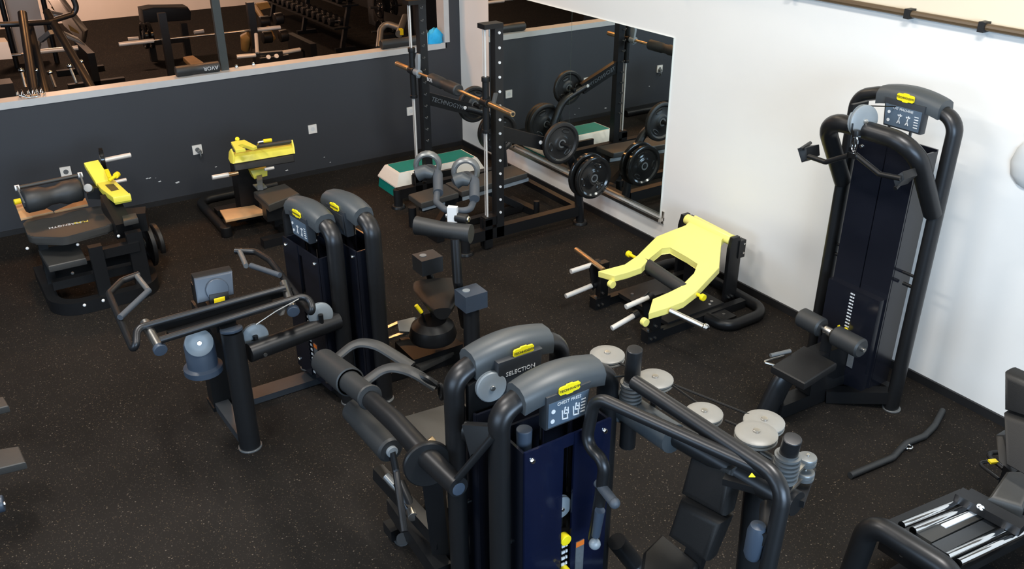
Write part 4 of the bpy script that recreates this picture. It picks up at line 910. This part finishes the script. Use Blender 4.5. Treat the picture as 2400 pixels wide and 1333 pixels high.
# flat bench inside the rack
t = thing('weight_bench', 'grey two-piece flat weight bench standing inside the bar rack', 'bench', (2.1, -1.15, 0))
Bz = .42
b = MB(); b.prism([(2.114, -1.822, 0.420), (2.379, -1.828, 0.420), (2.335, -1.405, 0.420), (2.056, -1.395, 0.420)], (0, 0, -.06), .015, 3); b.build('seat_pad', M_PADG, t)
b = MB(); b.prism([(2.038, -1.380, 0.420), (2.331, -1.370, 0.420), (2.244, -0.562, 0.420), (1.961, -0.554, 0.420)], (0, 0, -.06), .015, 3); b.build('back_pad', M_PADG, t)
for p, q in (((2.338, -1.797, 0.340), (2.312, -1.547, 0.340)), ((2.320, -1.356, 0.340), (2.221, -0.535, 0.340))):
    b = MB(); b.beam(p, q, .012, .035, .002); b.build('side_strip', M_PULL, t)
b = MB(); b.beam((2.22, -1.75, .30), (2.08, -.60, .30), .08, .06, .008); b.beam((2.20, -1.60, .05), (2.18, -1.35, .33), .07, .06, .008); b.beam((2.20, -.60, .05), (2.12, -1.05, .33), .07, .06, .008); b.beam((2.22, -1.65, .04), (2.19, -.55, .04), .07, .06, .008); b.build('frame', M_BLACK, t)
for p, q, u, h, r_ in (((1.98, -1.68, .04), (2.42, -1.66, .04), (1.93, -1.7), .2, .04), ((1.95, -.58, .04), (2.38, -.54, .04), (2.38, -.54), .16, .03)):
    b = MB(); b.beam(p, q, .08, .07, .01); b.build('floor_bar', M_BLACK, t)
    b = MB(); b.tube([(u[0], u[1], 0), (u[0], u[1], h)], r_, n=12); b.build('foot_post', M_BLACK, t)
b = MB(); b.cyl((2.145, -1.391, 0.360), (2.179, -1.369, 0.340), .02, n=14, bev=.003); b.build('adjust_knob', M_STEEL, t)

# step platform
t = thing('aerobic_step', 'white and teal aerobic step platform against the dark wall corner', 'step platform', (.97, -.95, 0))
def ring(z, i, x0=.74, x1=1.20, y0=-1.50, y1=-.42):
    return [(x0 + i, y0 + i, z), (x1 - i, y0 + i, z), (x1 - i, y1 - i, z), (x0 + i, y1 - i, z)]
for (y0, y1) in ((-1.50, -1.20), (-.72, -.42)):
    b = MB(); b.loft([ring(0, 0, y0=y0, y1=y1), ring(.11, .012, y0=y0, y1=y1)]); b.build('riser', M_TEAL, t, 0)
b = MB(); b.loft([ring(.11, .0), ring(.125, .0), ring(.235, .055), ring(.25, .065)]); b.build('platform', M_CREAM, t, 0)
b = MB(); b.loft([ring(.2505, .085), ring(.258, .088)]); b.build('top_mat', M_TEAL, t, 0)
b = MB(); b.box((1.165, -1.12, .112), (1.201, -.80, .20), .004); b.build('side_recess', M_BASE, t)

# ------------------------------------------------------------------ calf machine (yellow padded) at the dark wall
t = thing('calf_raise_machine', 'seated calf machine with yellow thigh frame over a black pad, by the dark wall', 'exercise machine', (.9, -2.95, 0))
b = MB(); b.tube([(1.16, -3.30, .045), (.22, -3.30, .045), (.20, -2.45, .045)], .045, .15, n=12, seg=8, ry=.045); b.build('base_loop', M_BLACK, t)
b = MB(); b.cyl((1.16, -3.30, 0), (1.16, -3.30, .10), .055, n=16, bev=.01); b.build('base_foot', M_BLACK, t)
b = MB(); b.box((.62, -3.25, .03), (.74, -2.5, .10), .01); b.box((.62, -2.86, .03), (1.75, -2.76, .10), .01); b.box((1.55, -3.1, .0), (1.65, -2.6, .08), .01); b.build('base_beam', M_BLACK, t)
b = MB(); b.prism([(0.876, -3.259, 0.160), (0.931, -2.932, 0.160), (1.183, -2.891, 0.160), (1.162, -3.290, 0.160)], (0, 0, -.025), .004); b.build('foot_plate', M_TAN, t)
b = MB(); b.box((.95, -3.15, .05), (1.02, -2.8, .14), .006); b.build('foot_plate_bracket', M_BLACK, t)
b = MB(); b.prism([(1.239, -3.011, 0.420), (1.195, -2.683, 0.420), (1.521, -2.663, 0.420), (1.651, -3.012, 0.420)], (0, 0, -.08), .02, 3); b.build('seat', M_PADG, t)
b = MB(); b.box((1.25, -2.9, .08), (1.40, -2.78, .35), .01); b.box((1.40, -3.0, .20), (1.52, -2.7, .34), .01); b.build('seat_post', M_BLACK, t)
b = MB(); b.box((.74, -3.06, .06), (.92, -2.88, .66), .012); b.build('column', M_BLACK, t)
b = MB(); b.prism([(1.100, -3.117, 0.738), (1.100, -2.534, 0.719), (1.130, -2.543, 0.673), (1.130, -3.127, 0.682)], (-.03, 0, .0), .003); b.prism([(1.100, -3.117, 0.738), (1.100, -2.534, 0.719), (1.000, -2.504, 0.729), (1.000, -3.100, 0.753)], (-.01, 0, -.02), .003); tf = b.build('thigh_frame', M_YEL, t)
for pts in ([(1.130, -3.135, 0.683), (1.100, -3.116, 0.746), (1.040, -3.114, 0.800), (0.960, -3.112, 0.748), (1.000, -3.136, 0.696), (1.080, -3.144, 0.679)], [(1.130, -2.543, 0.673), (1.100, -2.534, 0.723), (1.040, -2.521, 0.782), (0.960, -2.511, 0.724), (1.000, -2.528, 0.668)]):
    b = MB(); b.prism(pts, (0, .018, 0), .003); b.build('end_plate', M_YEL, tf)
b = MB(); b.cyl((1.040, -3.100, 0.781), (1.040, -2.523, 0.769), .018, n=14); b.build('bar', M_PADG, t)
b = MB(); b.prism([(1.140, -3.130, 0.685), (1.140, -2.542, 0.671), (1.170, -2.549, 0.599), (1.170, -3.133, 0.619)], (-.14, 0, 0), .02, 3); b.build('thigh_pad', M_PAD, t)
b = MB(); b.prism([(1.202, -3.144, 0.920), (1.209, -3.019, 0.920), (1.393, -2.968, 0.900), (1.420, -3.016, 0.900), (1.291, -3.067, 0.910), (1.314, -3.122, 0.910), (1.407, -3.079, 0.900), (1.406, -3.169, 0.900)], (0, 0, -.03), .003, 1); la = b.build('lever_arm', M_YEL, t)
b = MB(); b.cyl((1.147, -3.069, 0.900), (1.179, -3.075, 0.930), .02, n=12, bev=.004); b.build('lever_knob', M_YTAG, la)
b = MB(); b.prism([(1.000, -2.943, 0.539), (1.000, -2.774, 0.532), (1.020, -2.790, 0.462), (1.020, -2.919, 0.453)], (-.10, 0, 0), .006); b.build('slide_box', M_YEL, t)
b = MB(); b.beam((0.970, -2.854, 0.460), (1.266, -2.950, 0.450), .05, .05, .006); b.prism([(1.110, -2.973, 0.440), (1.119, -2.875, 0.440), (1.253, -2.880, 0.440), (1.270, -2.978, 0.440)], (0, 0, -.012), .002); b.build('slide_post', M_GREYM, t)
b = MB(); b.cyl((1.156, -3.351, 0.600), (1.162, -3.197, 0.600), .022, n=14, bev=.005); pgx = b.build('plate_peg', M_WSTEEL, t)
b = MB(); b.cyl((1.162, -3.197, 0.600), (1.164, -3.109, 0.600), .018, n=12); b.build('peg_root', M_BRASS, pgx)
b = MB(); b.cyl((1.154, -2.852, 0.580), (1.156, -2.761, 0.580), .016, n=12); b.build('plate_peg', M_WSTEEL, t)
b = MB(); b.cyl((1.231, -2.853, 0.880), (1.237, -2.773, 0.880), .018, n=12, bev=.006); b.build('hand_grip', M_YTAG, t)
b = MB(); b.tube([(1.231, -2.853, 0.880), (1.232, -2.898, 0.880), (0.950, -2.844, 0.743)], .008, n=8); b.build('grip_rod', M_STEEL, t)

# ------------------------------------------------------------------ leftmost machine with the hourglass roller
t = thing('rear_kick_machine', 'black plate-loaded machine with hourglass roller, rounded seat and yellow lever, far left', 'exercise machine', (1.6, -4.6, 0))
b = MB(); b.tube([(1.15, -4.93, .055), (2.03, -4.92, .055), (2.03, -4.16, .055), (1.25, -4.10, .055)], .06, .20, n=4, seg=8, ry=.075, off=PI / 4); b.build('base_loop', M_BLACK, t)
b = MB(); b.box((1.2, -4.9, .02), (1.3, -4.15, .12), .01); b.build('base_cross', M_BLACK, t)
for (x, y, w_, z1) in ((2.0, -4.55, .10, .53), (1.95, -4.24, .12, .56), (1.55, -4.88, .07, .53)):
    b = MB(); b.box((x - .035, y - w_ / 2, .08), (x + .035, y + w_ / 2, z1), .008); b.build('column', M_BLACK, t)
b = MB(); b.box((1.93, -4.55, .40), (2.0, -4.22, .48), .006); b.build('upper_rail', M_BLACK, t)
b = MB(); b.box((1.80, -4.90, .17), (1.87, -4.22, .24), .006); b.build('lower_rail', M_BLACK, t)
b = MB(); b.prism([(1.55, -4.92, .42), (1.90, -4.90, .40), (1.90, -4.62, .40), (1.55, -4.62, .42)], (0, 0, -.06), .015, 3); b.build('knee_pad', M_PADG, t)
outl = fillet([(1.293, -4.970, 0.600), (1.696, -4.972, 0.600), (1.870, -4.737, 0.600), (1.798, -4.347, 0.600), (1.336, -4.269, 0.600), (1.296, -4.577, 0.600)], .09, 5, True)
b = MB(); b.prism(outl, (0, 0, -.07), .02, 3); seat = b.build('seat', M_PADG, t)
a = V((1.616, -4.750, 0.603)); c = V((1.622, -4.514, 0.603))
text('lettering', 'PURE', .050, a + (c - a) * .77, a - c, (1, 0, 0), M_INKY, seat)
text('lettering', 'STRENGTH', .050, a + (c - a) * .27, a - c, (1, 0, 0), M_INK, seat)
a, c = V((1.356, -4.924, 0.770)), V((1.301, -4.479, 0.770)); d = (c - a); L = d.length
b = MB(); b.lathe(a, d, [(0, 0), (0, .085), (.015, .098), (L * .30, .098), (L * .42, .076), (L * .58, .076), (L * .70, .098), (L - .015, .098), (L, .085), (L, 0)], 30); b.build('hourglass_roller', M_FOAM, t, 60)
b = MB(); b.cyl((1.247, -4.937, 0.860), (1.206, -4.447, 0.860), .016, n=12); b.build('guard_bar', M_PADG, t)
for p, q in (((1.247, -4.937, 0.860), (1.405, -4.923, 0.760)), ((1.206, -4.447, 0.860), (1.348, -4.452, 0.760))):
    b = MB(); b.beam(p, q, .014, .05, .002); b.build('guard_strap', M_GREYM, t)
    b = MB(); p = V(p); b.cyl(p - V((0, .018, 0)), p + V((0, .018, 0)), .024, n=12, bev=.003); b.build('guard_end', M_WPLATE, t)
b = MB(); b.prism([(0.808, -4.965, 0.600), (0.801, -4.867, 0.600), (1.237, -4.718, 0.600), (1.259, -4.972, 0.600)], (0, 0, -.02), .003); b.prism([(1.231, -4.710, 0.600), (1.051, -4.431, 0.600), (1.223, -4.441, 0.600), (1.241, -4.712, 0.600)], (0, 0, -.02), .003); b.build('roller_board', M_TAN, t)
b = MB(); b.cyl((1.004, -4.975, 0.660), (0.995, -4.918, 0.660), .024, n=14, bev=.003); b.build('yellow_end_cap', M_YTAG, t)
b = MB(); b.cyl((0.995, -4.918, 0.660), (0.987, -4.894, 0.660), .026, n=14, bev=.003); b.build('end_ring', M_WPLATE, t)
b = MB(); b.beam((1.300, -4.430, 0.740), (1.321, -4.247, 0.700), .12, .10, .015); b.beam((1.515, -4.310, 0.700), (1.867, -4.288, 0.550), .13, .16, .02); b.beam((1.647, -4.298, 0.550), (1.708, -4.071, 0.550), .16, .16, .015); b.build('gear_housing', M_BLACK, t)
b = MB(); b.cyl((1.383, -4.421, 0.780), (1.449, -4.438, 0.820), .035, n=18, bev=.004); b.build('housing_bolt', M_GREYM, t)
b = MB(); b.prism([(1.810, -4.278, 0.660), (1.807, -4.167, 0.660), (1.930, -4.178, 0.660), (1.939, -4.293, 0.660)], (0, 0, -.05), .01); b.build('bumper_block', M_PADG, t)
b = MB(); b.prism([(1.286, -4.351, 0.800), (1.295, -4.205, 0.800), (1.751, -4.169, 0.800), (1.742, -4.304, 0.800), (1.460, -4.344, 0.800)], (0, 0, -.05), .006); b.prism([(1.742, -4.304, 0.800), (1.751, -4.169, 0.800), (1.723, -4.166, 0.730), (1.729, -4.295, 0.730)], (-.05, 0, 0), .006); lv = b.build('yellow_lever', M_YEL, t)
b = MB(); b.prism([(1.075, -4.384, 0.920), (1.061, -4.264, 0.920), (1.311, -4.230, 0.810), (1.315, -4.355, 0.810)], (0, 0, -.05), .006); b.build('upper_lever', M_YEL, lv)
b = MB(); b.prism([(1.399, -4.298, 0.801), (1.417, -4.233, 0.801), (1.580, -4.223, 0.801), (1.586, -4.285, 0.801)], (0, 0, .002)); b.build('lever_label', M_DINK, lv)
b = MB(); b.cyl((1.422, -4.264, 0.840), (1.377, -4.186, 0.860), .014, n=10); b.cyl((1.393, -4.200, 0.860), (1.359, -4.175, 0.860), .025, n=14, bev=.004); b.build('lock_knob', M_YTAG, lv)
b = MB(); b.beam((1.217, -4.236, 0.860), (1.374, -4.244, 0.840), .03, .03, .005); b.build('lock_rod', M_YTAG, lv)
b = MB(); b.cyl((0.923, -4.220, 0.860), (0.895, -3.968, 0.860), .022, n=14, bev=.003); b.build('plate_peg', M_WSTEEL, t)
b = MB(); b.cyl((1.197, -4.214, 0.740), (1.189, -4.091, 0.740), .016, n=12, bev=.003); b.build('stop_peg', M_WSTEEL, t)
b = MB(); b.cyl((1.446, -4.120, 0.234), (0.447, -3.720, -0.202), .020, n=14, bev=.003); b.build('storage_peg', M_BRASS, t)
b = MB(); b.box((1.55, -4.25, .10), (1.75, -4.14, .60), .01); b.build('side_frame', M_BLACK, t)
b = MB()
for p in ((1.830, -4.650, 0.500), (1.444, -4.760, 0.000), (1.446, -4.706, 0.100), (1.883, -4.344, 0.520), (1.937, -4.351, 0.420), (2.181, -4.737, 0.130), (2.179, -4.597, 0.130), (1.689, -5.000, 0.500)):
    b.ball(p, .013, 8)
o = b.build('bolt_heads', M_WPLATE, t); o['kind'] = 'stuff'
g2 = 'weight plates on the leftmost machine'
plate('small dark plate on the raised steel peg of the leftmost machine', (0.867, -4.202, 0.860), (.12, 1, 0), .10, .035, M_GLOSS, g2)
plate('larger dark plate low on the right side of the leftmost machine', (1.467, -4.070, 0.238), (-.1, 1, 0), .215, .045, M_IRON, g2)
plate('smaller dark plate outermost on the storage peg of the leftmost machine', (1.077, -3.920, 0.066), (-.1, 1, 0), .17, .045, M_IRON, g2)

# ------------------------------------------------------------------ padded bench cut off at the left edge
t = thing('padded_bench', 'bench with two grey flat pads cut off at the lower left edge', 'bench', (4.4, -5.9, 0))
for nm, (p, q, r_, s_) in (('upper_pad', ((3.669, -5.713, 0.400), (3.727, -5.426, 0.400), (3.855, -5.412, 0.400), (3.833, -5.725, 0.400))), ('lower_pad', ((4.221, -5.753, 0.400), (4.323, -5.416, 0.400), (4.503, -5.404, 0.400), (4.450, -5.769, 0.400)))):
    b = MB(); b.prism([p, q, r_, s_], (0, 0, -.05), .012, 3); b.build(nm, M_PADG, t)
    c0 = (V(p) + V(s_)) / 2; c1 = (V(q) + V(r_)) / 2
    b = MB(); b.beam(c0 - V((0, 0, .07)), c0 * .3 + c1 * .7 - V((0, 0, .07)), .06, .04, .006); b.build('pad_rail', M_BLACK, t)
    b = MB(); b.beam(c0 - V((0, 0, .07)), V((c0.x, c0.y, 0)), .07, .07, .006, (1, 0, 0)); b.build('leg', M_BLACK, t)
b = MB(); b.box((4.05, -6.05, 0.0), (4.95, -5.95, .07), .01); b.build('base_beam', M_BLACK, t)
b = MB(); b.cyl((4.723, -5.704, 0.350), (4.740, -5.548, 0.350), .045, n=18, bev=.01); b.build('roller_end', M_BLUEG, t)
b = MB(); b.cyl((4.749, -5.550, 0.352), (4.749, -5.544, 0.352), .012, n=10); b.build('end_bolt', M_STEEL, t)
b = MB(); a = V((4.723, -5.704, 0.350)); b.beam(a, V((a.x, a.y, 0)), .06, .06, .006, (1, 0, 0)); b.build('roller_leg', M_BLACK, t)

# ------------------------------------------------------------------ the far hall behind the opening
gB = 'weight equipment in the far hall'
t = thing('bench_press_station', 'dark bench press rack with two uprights in the far hall', 'rack', (-3.4, -2.0, 0), gB)
for p in ((-3.600, -2.501, 1.284), (-3.600, -1.296, 1.309)):
    b = MB(); b.box((p[0] - .04, p[1] - .05, 0), (p[0] + .04, p[1] + .05, p[2]), .008); b.build('upright', M_TUBE, t)
b = MB(); b.box((-3.64, -2.55, .10), (-3.56, -1.1, .18), .006); b.build('cross_beam', M_BLACK, t)
b = MB(); b.prism([(-4.601, -2.085, 0.460), (-4.630, -1.927, 0.460), (-3.983, -1.927, 0.460), (-3.902, -2.131, 0.460)], (0, 0, -.07), .015); b.build('bench_pad', M_AMBER, t)
b = MB(); b.beam((-3.6, -2.05, .25), (-2.2, -2.28, .25), .08, .08, .01); b.box((-2.3, -2.6, 0), (-2.2, -1.95, .07), .01); b.box((-2.28, -2.32, .05), (-2.2, -2.24, .3), .01); b.build('bench_frame', M_BLACK, t)
t = thing('barbell', 'long steel barbell lying across the far hall bench rack', 'barbell', (-3.75, -1.95, .88), gB)
b = MB(); b.cyl((-3.80, -2.72, .90), (-3.72, -1.2, .90), .015, n=12); b.build('shaft', M_STEEL, t)
for p, q in (((-3.80, -3.07, .90), (-3.785, -2.62, .90)), ((-3.72, -1.28, .90), (-3.71, -.86, .90))):
    b = MB(); b.cyl(p, q, .028, n=14, bev=.004); b.build('sleeve', M_WSTEEL, t)
t = thing('leg_extension_bench', 'black padded machine with white pegs before the far white wall', 'exercise machine', (-6.6, -1.8, 0), gB)
b = MB(); b.prism([(-6.600, -2.128, 0.850), (-6.600, -1.945, 0.859), (-6.600, -1.402, 0.820), (-6.600, -1.353, 0.732), (-6.600, -1.382, 0.596), (-6.600, -2.135, 0.627)], (-.35, 0, 0), .03); b.build('pad', M_PAD, t)
b = MB(); b.box((-6.72, -2.12, 0), (-6.62, -2.02, .55), .01); b.box((-6.72, -1.55, 0), (-6.62, -1.45, .55), .01); b.box((-6.72, -2.1, .25), (-6.64, -1.5, .33), .01); b.build('legs_frame', M_BLACK, t) if False else b.build('frame', M_BLACK, t)
for a, c in (((-6.377, -2.470, 0.450), (-6.351, -2.311, 0.450)), ((-6.333, -1.430, 0.450), (-6.352, -1.270, 0.450))):
    b = MB(); b.cyl(a, c, .03, n=12); b.build('plate_peg', M_WSTEEL, t)
for k, lab in enumerate(('dark plate on the left peg of the far black padded machine', 'second dark plate on the left peg of the far padded machine')):
    plate(lab, V((-6.507, -2.189, 0.450)) + V((0, k * .09, 0)), (0, 1, 0), .21, .05, M_GLOSS, 'plates in the far hall')
# squat machine at the far left
t = thing('squat_machine', 'tall dark squat machine with slanted rails at the left of the opening', 'exercise machine', (-2.2, -4.0, 0), gB)
for a, c in (((-1.600, -4.330, 1.766), (-1.000, -4.448, 1.128)), ((-2.000, -4.256, 1.563), (-1.200, -4.324, 1.067)), ((-2.200, -4.027, 1.655), (-1.200, -3.904, 1.075))):
    b = MB(); b.tube([a, c, V(c) + (V(c) - V(a)).normalized() * 1.2], .045, n=12); b.build('slanted_rail', M_TUBE, t)
b = MB(); b.tube([(-1.800, -4.546, 1.635), (-1.800, -4.303, 1.622), (-2.000, -4.065, 1.579), (-2.200, -3.763, 1.605), (-2.200, -3.714, 1.671), (-2.200, -3.738, 1.813)], .03, .12, n=12); b.build('top_hoop', M_TUBE, t)
for a, c in (((-1.300, -4.493, 1.247), (-1.200, -4.500, 1.092)), ((-1.400, -4.346, 1.208), (-1.300, -4.374, 1.052)), ((-1.400, -4.222, 1.168), (-1.300, -4.213, 1.029)), ((-1.400, -4.020, 1.210), (-1.300, -3.999, 1.044)), ((-1.500, -3.885, 1.219), (-1.400, -3.848, 1.044))):
    b = MB(); b.tube([a, c], .016, n=10); g_ = b.build('hook_rod', M_STEEL, t)
    b = MB(); b.ball(a, .03, 10); b.build('hook_end', M_CHROME, g_)
b = MB(); b.beam((-2.600, -4.117, 1.281), (-2.400, -4.008, 1.400), .05, .05, .006); b.beam((-2.600, -4.144, 1.260), (-2.200, -4.278, 1.109), .05, .05, .006); b.build('link_arm', M_GREYM, t)
b = MB(); b.box((-2.6, -4.5, 0), (-2.5, -3.5, .08), .01); b.box((-1.0, -4.5, 0), (-.9, -3.4, .08), .01); b.box((-2.6, -4.0, 0), (-.9, -3.9, .08), .01); b.build('base_frame', M_BLACK, t)
t = thing('barbell', 'short steel bar held across the far left squat machine', 'barbell', (-3.4, -3.9, .7), gB)
b = MB(); b.cyl((-4.722, -4.632, 0.750), (-4.606, -4.182, 0.750), .02, n=12); b.cyl((-4.634, -4.178, 0.750), (-4.673, -3.908, 0.750), .015, n=12); b.build('shaft', M_STEEL, t)
b = MB(); b.cyl((-4.670, -3.951, 0.750), (-4.634, -3.462, 0.750), .032, n=14, bev=.004); b.build('sleeve', M_WSTEEL, t)
t = thing('seated_press_machine', 'dark plate-loaded press with tan-edged pads at the upper left of the far hall', 'exercise machine', (-6.5, -3.0, 0), gB)
b = MB(); b.prism([(-6.000, -3.557, 1.212), (-6.000, -3.408, 1.228), (-5.200, -3.273, 0.850), (-5.000, -3.365, 0.714), (-5.400, -3.481, 0.930)], (-.15, .1, 0), .02); b.build('backrest', M_PAD, t)
b = MB(); b.prism([(-5.900, -3.535, 1.114), (-5.850, -3.421, 1.086), (-5.800, -3.392, 1.041), (-5.850, -3.520, 1.083)], (.01, .0, .02), .003); b.prism([(-5.200, -3.451, 0.960), (-5.100, -3.360, 0.876), (-5.100, -3.344, 0.845), (-5.200, -3.438, 0.886)], (.01, .0, .02), .003); o = b.build('pad_trim', M_AMBER, t); o['kind'] = 'stuff'
b = MB(); b.prism([(-5.600, -3.614, 1.093), (-5.600, -3.428, 1.027), (-5.600, -3.465, 0.988), (-5.600, -3.610, 1.033)], (-.05, .0, .04), .01); b.prism([(-4.900, -3.557, 0.902), (-4.900, -3.395, 0.795), (-4.900, -3.327, 0.710), (-4.900, -3.528, 0.828)], (-.05, .0, .04), .01); b.build('side_cover', M_GREYM, t)
b = MB(); b.box((-6.5, -3.6, .0), (-6.4, -2.9, .08), .01); b.box((-5.5, -3.6, 0), (-5.4, -2.8, .08), .01); b.box((-6.5, -3.25, .0), (-5.4, -3.15, .5), .01); b.build('frame', M_BLACK, t)
t = thing('cable_tower', 'pale boxy machine tower at the far upper left corner', 'exercise machine', (-7.6, -3.9, 0), gB)
b = MB(); b.box((-7.7, -3.98, .2), (-7.5, -3.52, 1.2), .02); b.build('shroud', M_FARW, t)
b = MB(); b.tube([(-7.4, -3.45, 0), (-7.4, -3.45, 1.3), (-7.4, -4.05, 1.3), (-7.4, -4.05, 0)], .04, .1, n=12); b.build('frame', M_TUBE, t)
t = thing('equipment_box', 'low pinkish white box at the left edge of the far hall', 'box', (-3.6, -4.5, 0), gB)
b = MB(); b.prism([(-3.400, -4.747, 1.189), (-3.400, -4.395, 1.158), (-3.400, -4.386, 0.950), (-3.400, -4.802, 0.961)], (-.3, 0, 0), .01); b.build('panel', M_FARW, t)
b = MB(); b.box((-3.7, -4.85, 0), (-3.4, -4.45, .66), .01); b.build('plinth', M_BASE, t)
# adjustable bench with tan pads
t = thing('incline_bench', 'dark incline bench with tan frame and black rollers right of the sill post', 'bench', (-4.8, -.3, 0), gB)
b = MB(); b.tube([(-5.200, -0.714, 0.964), (-4.800, -0.724, 0.798), (-4.400, -0.755, 0.610)], .04, n=10); b.build('tan_frame', M_AMBER, t)
b = MB(); b.prism([(-5.200, -0.694, 1.008), (-5.200, -0.499, 1.016), (-5.100, -0.489, 0.937), (-5.100, -0.672, 0.916)], (-.06, 0, 0), .015); b.build('headrest', M_AMBER, t)
for p, q in (((-4.700, -0.838, 0.813), (-4.700, -0.690, 0.810)), ((-4.700, -0.598, 0.833), (-4.700, -0.467, 0.839)), ((-4.300, -0.951, 0.662), (-4.300, -0.812, 0.659)), ((-4.300, -0.686, 0.651), (-4.300, -0.563, 0.657))):
    b = MB(); b.cyl(p, q, .09, n=16, bev=.015); b.build('foam_roller', M_PAD, t)
b = MB(); b.box((-5.2, -.55, 0), (-5.1, .2, .08), .01); b.box((-4.3, -.6, 0), (-4.2, .2, .08), .01); b.box((-5.2, -.25, 0), (-4.2, -.15, .5), .01); b.build('base_frame', M_BLACK, t)
t = thing('plate_machine', 'low black machine with two white plate pegs just beyond the sill', 'exercise machine', (-2.6, -1.2, 0), gB)
for a, c in (((-2.878, -1.790, 0.750), (-2.835, -1.542, 0.750)), ((-2.768, -1.208, 0.750), (-2.830, -0.922, 0.750))):
    b = MB(); b.cyl(a, c, .028, n=14, bev=.004); b.build('plate_peg', M_WSTEEL, t)
b = MB(); b.beam((-2.835, -1.542, 0.750), (-2.762, -1.198, 0.750), .08, .06, .01); b.box((-2.85, -1.55, 0), (-2.65, -1.15, .74), .02); b.build('body', M_BLACK, t)
for p in ((-2.200, -1.589, 0.848), (-2.200, -1.482, 0.846)):
    b = MB(); p = V(p); b.cyl(p, p + V((.03, 0, .01)), .028, n=14, bev=.004); b.build('end_cap', M_SOCK, t)
b = MB(); b.tube([(-2.792, -1.535, 0.780), (-3.044, -1.439, 0.980)], .025, n=10); b.build('white_lever', M_WSTEEL, t)
b = MB(); b.tube([(-2.849, -0.902, 0.750), (-2.918, -0.837, 0.700), (-2.968, -0.822, 0.600)], .016, .03, n=8); b.build('peg_hook', M_BLACK, t)
b = MB(); b.tube([(-3.865, -1.363, 0.620), (-3.770, -1.358, 0.800), (-3.718, -1.314, 0.840)], [.06, .085, .06], n=14); b.build('orange_bolster', M_AMBER, t)
b = MB(); b.beam((-2.990, -1.508, 0.780), (-2.714, -1.461, 0.700), .06, .05, .008); b.build('steel_arm', M_STEEL, t)
# dumbbell rack
t = thing('dumbbell_rack', 'black two-tier dumbbell rack along the right side of the far hall', 'rack', (-7.4, .9, 0), gB)
for z in (.42, .78):
    b = MB(); b.box((-9.2, .70 if z < .6 else .88, z - .03), (-5.5, 1.0 if z < .6 else 1.18, z), .006); b.build('shelf', M_BLACK, t)
for x in (-9.1, -7.4, -5.6):
    b = MB(); b.box((x - .04, .72, 0), (x + .04, 1.1, .06), .006); b.beam((x, .85, .03), (x, 1.05, .8), .07, .07, .006); b.build('leg', M_BLACK, t)
def dumbbell(x, y, z, label):
    t = thing('dumbbell', label, 'dumbbell', (x, y, z), 'dumbbells on the far rack')
    b = MB(); b.cyl((x, y - .06, z + .07), (x, y + .06, z + .07), .016, n=8); b.build('handle', M_STEEL, t)
    for s in (-1, 1):
        b = MB(); b.cyl((x, y + s * .05, z + .07), (x, y + s * .14, z + .07), .068, n=8, bev=.01); h = b.build('head', M_PAD, t)
    return t
d0 = None
ORD = 'first second third fourth fifth sixth seventh eighth ninth tenth eleventh twelfth thirteenth fourteenth'.split()
for row, (y, z) in enumerate(((.85, .42), (1.03, .78))):
    for k in range(14):
        x = -5.75 - k * .25
        lab = '%s black dumbbell from the near end on the %s tier of the far rack' % (ORD[k], ('lower', 'upper')[row])
        if d0 is None: d0 = dumbbell(x, y, z, lab)
        else: dup(d0, (x, y, z), label=lab)
# plate tree and chrome-armed machine at the right end of the opening
t = thing('plate_tree', 'black plate tree loaded with dark plates at the right of the far hall', 'rack', (-5.2, 1.55, 0), gB)
b = MB(); b.box((-5.26, 1.5, 0), (-5.14, 1.6, 1.35), .01); b.box((-5.5, 1.3, 0), (-4.9, 1.8, .07), .01); b.build('post', M_BLACK, t)
for z in (.35, .75, 1.15):
    b = MB(); b.cyl((-5.2, 1.25, z), (-5.2, 1.85, z), .022, n=10); b.build('horn', M_STEEL, t)
    for s in (-1, 1):
        plate('dark plate on the far plate tree at its %s' % ({.35: 'bottom', .75: 'middle', 1.15: 'top'}[z] + (' left' if s < 0 else ' right')), (-5.2, 1.55 + s * .12, z), (0, 1, 0), .19, .05, M_GLOSS, 'plates in the far hall')
t = thing('chrome_arm_machine', 'machine with a bent chrome arm and yellow tag behind the bar rack rods', 'exercise machine', (-2.6, .35, 0), gB)
b = MB(); b.tube([(-2.117, -0.063, 0.800), (-2.280, 0.057, 1.000), (-2.311, 0.161, 1.070), (-2.144, 0.290, 1.020)], .045, .10, n=14); b.build('chrome_arm', M_GREYM, t)
b = MB(); b.tube([(-2.339, 0.474, 1.120), (-1.885, 0.138, 1.000)], .05, n=14); b.build('steel_head', M_GREYM, t)
b = MB(); b.box((-.03, -.02, -.03), (.03, .02, .05), .005); b.bm.transform(Matrix.Translation(V((-1.880, 0.169, 1.020)))); b.build('yellow_tag', M_YTAG, t)
b = MB(); b.prism([(-3.448, 0.713, 1.000), (-2.865, 0.737, 1.000), (-2.583, 0.603, 0.950), (-3.027, 0.503, 0.950)], (-.08, 0, 0), .01); sg = b.build('nameplate', M_BLACK, t)
b = MB(); b.box((-3.2, .0, 0), (-2.2, .7, .08), .01); b.box((-2.75, .25, .05), (-2.6, .42, .85), .02); b.build('base_frame', M_BLACK, t)
t = thing('storage_cabinet', 'dark cabinet with black doors far behind the bar rack uprights', 'cabinet', (-7.0, 2.6, 0), gB)
b = MB(); b.box((-7.6, 2.3, 0), (-5.6, 2.9, 1.5), .01); b.build('body', M_CONSB, t)
for x in (-7.3, -6.4):
    b = MB(); b.box((x, 2.27, .1), (x + .7, 2.305, 1.3), .006); b.build('door', M_BASE, t)
